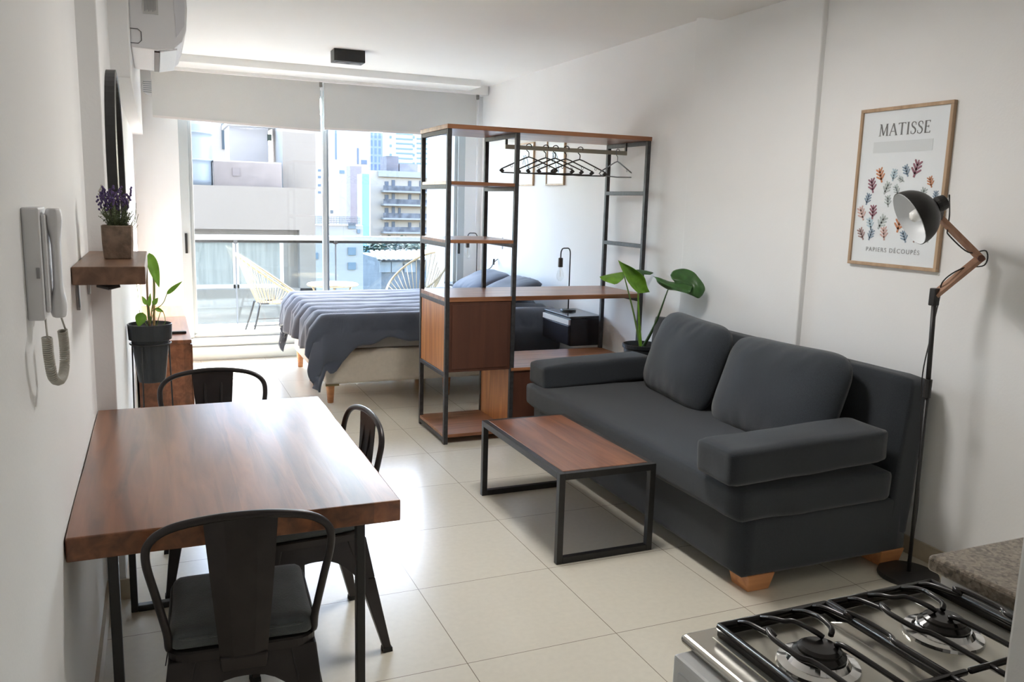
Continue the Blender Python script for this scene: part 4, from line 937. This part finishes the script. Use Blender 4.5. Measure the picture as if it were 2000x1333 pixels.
g.build('foliage', mat('lavender_foliage', (.16, .20, .10), .7, noise_amt=.4, nscale=90), t); fl.build('flowers', mat('lavender_flower', (.11, .07, .20), .7, noise_amt=.3, nscale=90), t); wh.build('pale_flowers', mat('cream_flower', (.6, .57, .5), .7), t)
o = B().box(XP, XP+.006, 4.40, 4.52, 1.30, 1.43).build('wall_switch', M_plast, loc=(XP, 4.46, 1.36), bevel=.002); tag(o, 'white switch plate on the left wall behind the lavender pot', 'switch')

t = thing('intercom_phone', 'white wall intercom handset with a coiled cord on the left wall', 'intercom', (XL, 2.0, 1.35))
B().box(XL, XL+.030, 1.818, 1.925, 1.352, 1.570).build('base_plate', M_plast, t, bevel=.004)
B().box(XL+.030, XL+.038, 1.835, 1.915, 1.365, 1.557).build('cradle', M_plast, t, bevel=.006)
g = B(); n = 18
def hs_p(k):
    u = k/n; z = 1.352+.216*u; end = math.exp(-((u-.10)/.12)**2)+math.exp(-((u-.90)/.12)**2)
    return z, .010+.009*end, .036+.004*math.cos(u*2*PI)
vs = []
for k in range(n+1):
    z, dpt, wdt = hs_p(k); cx_ = XL+.052
    for (i, j) in ((-1, -.5), (-.5, -1), (.5, -1), (1, -.5), (1, .5), (.5, 1), (-.5, 1), (-1, .5)): vs.append((cx_-dpt+dpt*(.5+.5*i)*1.6, 1.878+wdt*.62*j, z))
fs = [(k*8+i, k*8+(i+1) % 8, (k+1)*8+(i+1) % 8, (k+1)*8+i) for k in range(n) for i in range(8)]+[tuple(range(7, -1, -1)), tuple(range(n*8, n*8+8))]
g.add(vs, fs).build('handset', M_plast, t, smooth=True, bevel=.003)
B().box(XL+.020, XL+.026, 1.812, 1.818, 1.435, 1.455).build('button', mat('grey_button', (.3, .3, .32), .4), t)
A0, A1 = Vector((XL+.028, 1.835, 1.355)), Vector((XL+.050, 1.88, 1.355))
cen = bez([(XL+.034, 1.785, 1.325), (XL+.034, 1.795, 1.285), (XL+.036, 1.825, 1.238), (XL+.043, 1.880, 1.222), (XL+.048, 1.915, 1.243), (XL+.050, 1.915, 1.285), (XL+.050, 1.900, 1.320)], 14)
hel = []; turns = 62; N = len(cen)
tot = N-1
for k in range(turns*9):
    u = k/(turns*9-1)*tot; i = min(int(u), tot-1); f_ = u-i; c_ = cen[i].lerp(cen[i+1], f_); T_ = (cen[i+1]-cen[i]).normalized()
    e1 = T_.cross(Vector((1, .2, 0))).normalized(); e2 = T_.cross(e1); a = 2*PI*k/9; hel.append(c_+(e1*math.cos(a)+e2*math.sin(a))*.0085)
B().tube([A0]+[hel[0]], .002, 5).tube(hel, .0018, 5).tube([hel[-1], A1], .002, 5).build('coiled_cord', mat('grey_beige_cord', (.50, .48, .43), .5), t, smooth=True)

# ------------------------------------------------------------------ television cabinet, potted plant
t = thing('low_cabinet', 'long low reddish wooden cabinet along the left wall by the window', 'cabinet', (.02, 7.05, 0))
B().box(XP+.014, .186, 6.12, 8.02, .09, .575).build('body', M_wood, t, bevel=.003)
B().box(XP+.012, .194, 6.10, 8.04, .575, .600).build('top', M_wood, t, bevel=.003)
for y0 in (6.14, 6.77, 7.40): B().box(.186, .200, y0, y0+.61, .11, .56).build('door', M_wood, t, bevel=.003)
B().box(XP+.03, .17, 6.16, 7.98, 0, .09).build('plinth', M_black, t)
o = B().box(.02, .17, 6.38, 6.42, .6, .618).build('remote_control', M_black, loc=(.1, 6.4, .6), bevel=.004); tag(o, 'slim black remote control on the low cabinet beside the pot', 'remote control')
o.rotation_euler = (0, 0, 0)
px_, py_ = -.052, 4.66
st = thing('plant_stand', 'thin black wire plant stand holding the grey-black pot by the left wall', 'plant stand', (px_, py_, 0))
zr = .828
B().tube([(px_+.099*math.cos(2*PI*k/32), py_+.099*math.sin(2*PI*k/32), zr) for k in range(32)], .004, 6, closed=True).build('ring', M_black, st, smooth=True)
for k in range(4):
    a = PI/4+k*PI/2+.35; B().tube([(px_+.098*math.cos(a), py_+.098*math.sin(a), zr), (px_+.105*math.cos(a), py_+.105*math.sin(a), .45), (px_+.125*math.cos(a), py_+.125*math.sin(a), 0)], .004, 6).build('leg', M_black, st, smooth=True)
t = thing('potted_climber', 'young climbing plant with one tall upright leaf in a tapered dark pot', 'plant', (px_, py_, .60))
B().lathe([(.001, .625), (.064, .625), (.066, .632), (.092, .845), (.104, .85), (.108, .930), (.104, .932), (.100, .915), (.001, .910)], (px_, py_, 0), 36).build('pot', M_pot, t, smooth=False, bevel=.001)
B().lathe([(.001, .917), (.098, .917), (.099, .910), (.001, .905)], (px_, py_, 0), 24).build('soil', M_soil, t)
def leaf(base, tip, width, nrm, m, name, parent, fold=.15, droop=.05, heart=.0, n=14, wave=.0):
    base = Vector(base); tip = Vector(tip); ax = tip-base; L = ax.length; a = ax.normalized(); s = a.cross(Vector(nrm)).normalized(); nn = s.cross(a).normalized()
    def fn(u, v):
        x = -1+2*v; tt = u
        wd = math.sin(PI*min(1, tt**.72))**.8*(1-.25*tt) if heart == 0 else (1-tt)**.62*(.55+.62*math.exp(-((tt-.22)/.28)**2))*1.0*min(1, (tt+.02)/.05)
        back = -heart*abs(x)**1.0*math.exp(-(tt/.16)**2)*L
        p_ = base+a*(tt*L+back)+s*(x*width*wd)
        p_ += nn*(abs(x)*width*wd*fold*2 - droop*L*(tt**2)+wave*L*math.sin(tt*9+x*2)*abs(x))
        return p_
    return B().grid(fn, n, 10).build(name, m, parent, smooth=True, solid=.0012)
P0 = Vector((px_, py_, .912))
B().tube(bez([P0, P0+Vector((-.004, 0, .12)), P0+Vector((-.004, .01, .26)), P0+Vector((.0, .01, .36))], 6), [.007]*7+[.005]*12, 8).build('stem', mat('woody_stem', (.20, .13, .07), .7), t, smooth=True)
B().tube([P0+Vector((.02, .02, 0)), P0+Vector((.035, .02, .36))], .006, 8).build('bamboo_stake', mat('bamboo', (.50, .33, .14), .6), t)
B().tube(bez([P0, P0+Vector((.015, 0, .10)), P0+Vector((.03, 0, .20)), P0+Vector((.012, 0, .375))], 6), .003, 6).build('stem', M_stem, t, smooth=True)
leaf(P0+Vector((.012, 0, .385)), P0+Vector((.052, 0, .205)), .030, (.3, -1, 0), M_leafy, 'leaf', t, .10, -.03)
B().tube(bez([P0+Vector((.01, 0, .08)), P0+Vector((.065, 0, .12)), P0+Vector((.09, 0, .175))], 6), .0022, 6).build('stem', M_stem, t, smooth=True)
leaf(P0+Vector((.088, 0, .17)), P0+Vector((.165, 0, .238)), .013, (0, -1, .4), M_leafy, 'leaf', t, .3, .05)
for (dx, dz, tx, tz, w_) in ((-.03, .08, -.055, .005, .030), (.02, .12, .045, .155, .014), (-.01, .12, -.03, .165, .012), (.03, .10, .07, .08, .012), (.0, .11, .01, .18, .010)):
    B().tube([P0, P0+Vector((dx*.5, -.01, dz*.6)), P0+Vector((dx, -.02, dz))], .0018, 5).build('stem', M_stem, t)
    leaf(P0+Vector((dx, -.02, dz)), P0+Vector((tx, -.02, tz)), w_, (0, -1, .2), M_leafy, 'leaf', t, .12, .0)
B().tube(bez([P0+Vector((-.01, 0, 0)), P0+Vector((-.045, 0, .08)), P0+Vector((-.05, 0, .2)), P0+Vector((-.06, .0, .26))], 6), .0018, 5).tube(bez([P0+Vector((.03, 0, .0)), P0+Vector((.06, -.02, .09)), P0+Vector((.075, -.03, .03)), P0+Vector((.05, -.03, .0))], 6), .0018, 5).build('tendril', M_stem, t)

# alocasia in a tall planter between the shelving and the sofa
ax0, ay0 = 3.098, 4.91
t = thing('potted_alocasia', 'elephant-ear plant with broad glossy leaves in a tall round black planter', 'plant', (ax0, ay0, 0))
B().lathe([(.001, 0), (.085, 0), (.088, .01), (.122, .62), (.132, .625), (.134, .648), (.126, .652), (.120, .62), (.001, .615)], (ax0, ay0, 0), 40).build('pot', M_pot, t, smooth=False)
B().lathe([(.001, .622), (.119, .620), (.119, .614), (.001, .612)], (ax0, ay0, 0), 24).build('soil', M_soil, t)
Q0 = Vector((ax0, ay0, .60))
def petiole(pts, r0, r1, m=M_stem):
    P = bez([Q0]+pts, 8); B().tube(P, [r0+(r1-r0)*i/(len(P)-1) for i in range(len(P))], 8).build('stem', m, t, smooth=True)
def surf(rows, m, name, nu=16, nv=14, vein=.004):
    """blade through rows of control points, smoothly interpolated both ways"""
    R2 = [bez(r, 5) for r in rows]; cols_ = [bez([r[k] for r in R2], 5) for k in range(len(R2[0]))]
    n1, n2 = len(cols_), len(cols_[0]); vs = [cols_[i][j] for i in range(n1) for j in range(n2)]
    mid = sum(vs, Vector((0, 0, 0)))/len(vs)
    vs = [v+Vector((-.5, -.8, .3))*vein*math.sin(7*math.atan2((v-mid).z, (v-mid).x+.001)) for v in vs]
    return B().add(vs, [(i*n2+j, (i+1)*n2+j, (i+1)*n2+j+1, i*n2+j+1) for i in range(n1-1) for j in range(n2-1)]).build(name, m, t, smooth=True, solid=.0015)
PT = lambda x, y, Y: at(x, y, Y)
A = PT(1218, 535, 4.93); petiole([Q0.lerp(A, .5)+Vector((.012, 0, -.01)), A], .010, .0035)
surf([[PT(1171, 541, 4.86), PT(1195, 535, 4.90), PT(1221, 531, 4.93)], [PT(1178, 548, 4.82), PT(1200, 544, 4.84), PT(1220, 538, 4.90)], [PT(1200, 556, 4.79), PT(1208, 553, 4.80), PT(1218, 544, 4.86)]], M_leafy, 'leaf')
surf([[PT(1222, 530, 4.93), PT(1245, 527, 4.99), PT(1262, 529, 5.02)], [PT(1222, 532, 4.93), PT(1248, 532, 4.98), PT(1276, 533, 5.03)], [PT(1224, 534, 4.92), PT(1248, 536, 4.97), PT(1270, 537, 5.0)]], M_leaf, 'leaf', vein=0)
A2 = PT(1246, 566, 4.86); petiole([Q0.lerp(A2, .5)+Vector((-.004, 0, 0)), A2], .012, .005, M_leafy)
surf([[PT(1207, 508, 4.80), PT(1210, 510, 4.80), PT(1213, 512, 4.80)], [PT(1216, 530, 4.80), PT(1228, 524, 4.83), PT(1238, 525, 4.80)], [PT(1228, 553, 4.81), PT(1243, 542, 4.86), PT(1258, 541, 4.81)], [PT(1244, 571, 4.83), PT(1252, 565, 4.86), PT(1264, 560, 4.83)], [PT(1254, 573, 4.85), PT(1262, 572, 4.86), PT(1269, 571, 4.85)]], M_leafy, 'leaf')
A3 = PT(1306, 562, 4.48); petiole([Q0.lerp(A3, .5)+Vector((.006, 0, -.03)), A3], .013, .0035, mat('dark_green_stem', (.07, .14, .05), .4))
surf([[PT(1275, 540, 4.58), PT(1278, 541, 4.58), PT(1281, 542, 4.58)], [PT(1288, 543, 4.54), PT(1287, 549, 4.52), PT(1285, 553, 4.54)], [PT(1308, 550, 4.50), PT(1306, 558, 4.46), PT(1303, 565, 4.50)], [PT(1330, 553, 4.40), PT(1326, 562, 4.38), PT(1320, 568, 4.40)], [PT(1352, 560, 4.30), PT(1348, 570, 4.29), PT(1344, 574, 4.30)]], M_leaf, 'leaf', vein=.001)
surf([[PT(1309, 538, 4.50), PT(1312, 545, 4.46), PT(1318, 552, 4.44), PT(1322, 566, 4.41)], [PT(1316, 529, 4.50), PT(1326, 540, 4.44), PT(1334, 554, 4.39), PT(1338, 572, 4.36)], [PT(1336, 525, 4.44), PT(1346, 536, 4.38), PT(1352, 556, 4.32), PT(1352, 578, 4.31)], [PT(1356, 533, 4.36), PT(1363, 543, 4.32), PT(1367, 562, 4.29), PT(1364, 583, 4.29)], [PT(1371, 551, 4.31), PT(1375, 557, 4.30), PT(1377, 566, 4.29), PT(1372, 577, 4.29)]], M_leaf, 'leaf', vein=.003)

# ------------------------------------------------------------------ kitchen: stove and granite counter
t = thing('gas_stove', 'freestanding gas stove with steel hob and black wire grates in the foreground', 'stove', (1.09, .75, 0))
B().box(.766, 1.385, .45, 1.065, 0, .868).build('body', mat('stove_enamel', (.72, .74, .76), .35), t, bevel=.006)
B().box(.763, .767, .47, 1.045, .05, .845).build('side_panel', mat('stove_side', (.66, .68, .70), .4), t, bevel=.001)
hob = B().box(.795, 1.388, .45, 1.090, .868, .886).build('hob', M_steel, t, bevel=.008, seg=3)
g = B(); zz = .889
B().box(.838, 1.352, .45, 1.058, .884, .8875).build('hob_tray', mat('tray_steel', (.62, .60, .53), .28, metal=.8, noise_amt=.08, nscale=5), hob, bevel=.001)
for x in (1.088,): B().hexa([(x-.022, .45, .887), (x+.022, .45, .887), (x+.022, 1.03, .887), (x-.022, 1.03, .887)], [(x-.008, .45, .899), (x+.008, .45, .899), (x+.008, 1.00, .899), (x-.008, 1.00, .899)]).build('hob_ridge', M_steel, hob, bevel=.002)
def P(u, v, z=.915):  # image point on a horizontal plane
    d = cf+((1280+u/2.7778)-1000)/FOC*cr2-((1000+v/2.7778)-666.5)/FOC*cu2; return Vector((0, 0, CAM_H))+d*((z-CAM_H)/d.z)
for (cx_, cy_, lab) in ((.945, .925, 'a'), (1.222, .925, 'b'), (.945, .62, 'c'), (1.222, .62, 'd')):
    bn = B().lathe([(.001, .887), (.066, .887), (.064, .893), (.050, .896), (.044, .905), (.001, .906)], (cx_, cy_, 0), 36).build('burner', M_chrome, t, smooth=False)
    B().lathe([(.001, .904), (.040, .904), (.042, .909), (.034, .914), (.034, .918), (.028, .922), (.001, .923)], (cx_, cy_, 0), 32).build('burner_cap', M_blackg, bn, smooth=False)
for k, (x0, x1, cx_) in enumerate(((.850, 1.083, .945), (1.093, 1.345, 1.222))):
    gt = B(); zg = .930; zb = .893
    gt.box(x0, x1, 1.053, 1.059, .889, .905).box(x0-.003, x0+.003, .45, 1.056, .889, .905).box(x1-.003, x1+.003, .45, 1.056, .889, .905).tube([(x0, 1.056, .905), (x1, 1.056, .905)], .0065, 8).tube([(x0, .45, .905), (x0, 1.056, .905)], .0065, 8).tube([(x1, .45, .905), (x1, 1.056, .905)], .0065, 8).tube([(x0, .775, .932), (x1, .775, .932)], .005, 8)
    go = gt.build('grate', M_blackg, t, smooth=True)
    w_ = x1-x0; a, b_, c = x0+w_*.16, x0+w_*.50, x0+w_*.86
    def wire(pts): B().tube(bez(pts, 5), .0047, 8).build('grate_wire', M_blackg, go, smooth=True)
    for sgn, yc in ((1, .925), (-1, .62)):
        yo = 1.056 if sgn > 0 else .47
        # outer wires step outwards round the burner, inner one reaches over it
        wire([(a, yo, .905), (a, yo-.03*sgn, .918), (a, yo-.09*sgn, .927), (a, yc+.055*sgn, .932), (a-.012, yc+.03*sgn, .932), (a-.012, yc-.03*sgn, .932), (a, yc-.055*sgn, .932), (a, .775, .932)])
        wire([(c, yo, .905), (c, yo-.03*sgn, .918), (c, yo-.09*sgn, .927), (c, yc+.055*sgn, .932), (c+.010, yc+.03*sgn, .932), (c+.010, yc-.03*sgn, .932), (c, yc-.055*sgn, .932), (c, .775, .932)])
        wire([(a+.048, yo, .905), (a+.048, yo-.03*sgn, .919), (a+.052, yo-.055*sgn, .926), (b_-.02, yc+.06*sgn, .932), (b_-.012, yc+.022*sgn, .932), (b_-.004, yc+.012*sgn, .926)])
        wire([(c-.045, yo, .905), (c-.045, yo-.03*sgn, .919), (c-.048, yo-.055*sgn, .926), (b_+.03, yc+.055*sgn, .932), (b_+.022, yc+.022*sgn, .932), (b_+.012, yc+.012*sgn, .926)])
        wire([(b_, .775, .932), (b_, yc-.05*sgn, .932), (b_, yc-.022*sgn, .930), (b_, yc-.012*sgn, .925)])
t = thing('kitchen_counter', 'speckled brown granite counter on a white base behind the stove', 'counter', (1.75, .78, 0))
ct = B().box(1.398, 2.3, .45, 1.112, .897, .930).build('countertop', M_granite, t, bevel=.008, seg=3)
B().box(1.41, 2.3, .47, 1.085, 0, .897).build('base_cabinet', M_white, t)
t = thing('fill_lamp', 'added round white fill lamp on the ceiling, out of view', 'ceiling light', (1.5, 3.2, ZN))  # added lamp above the view, brightens the near end of the room
B().lathe([(.001, 0), (.32, 0), (.32, -.05), (.31, -.055), (.001, -.055)], (1.5, 3.2, ZN), 40).build('fill_lamp_body', M_white, t)
B().lathe([(.001, -.056), (.30, -.056), (.28, -.07), (.001, -.075)], (1.5, 3.2, ZN), 40).build('diffuser', mat('fill_lamp_diffuser', (.9, .9, .9), .5, emit=(1, .97, .93), estr=1.5), t)
ld_ = bpy.data.lights.new('fill_lamp_light', 'AREA'); ld_.shape = 'DISK'; ld_.size = .60; ld_.energy = 6.5; ld_.color = (1, .97, .93)  # fill light of the added lamp
lo_ = bpy.data.objects.new('fill_lamp_light', ld_); COL.objects.link(lo_); lo_.parent = t; lo_.location = (0, 0, -.08)
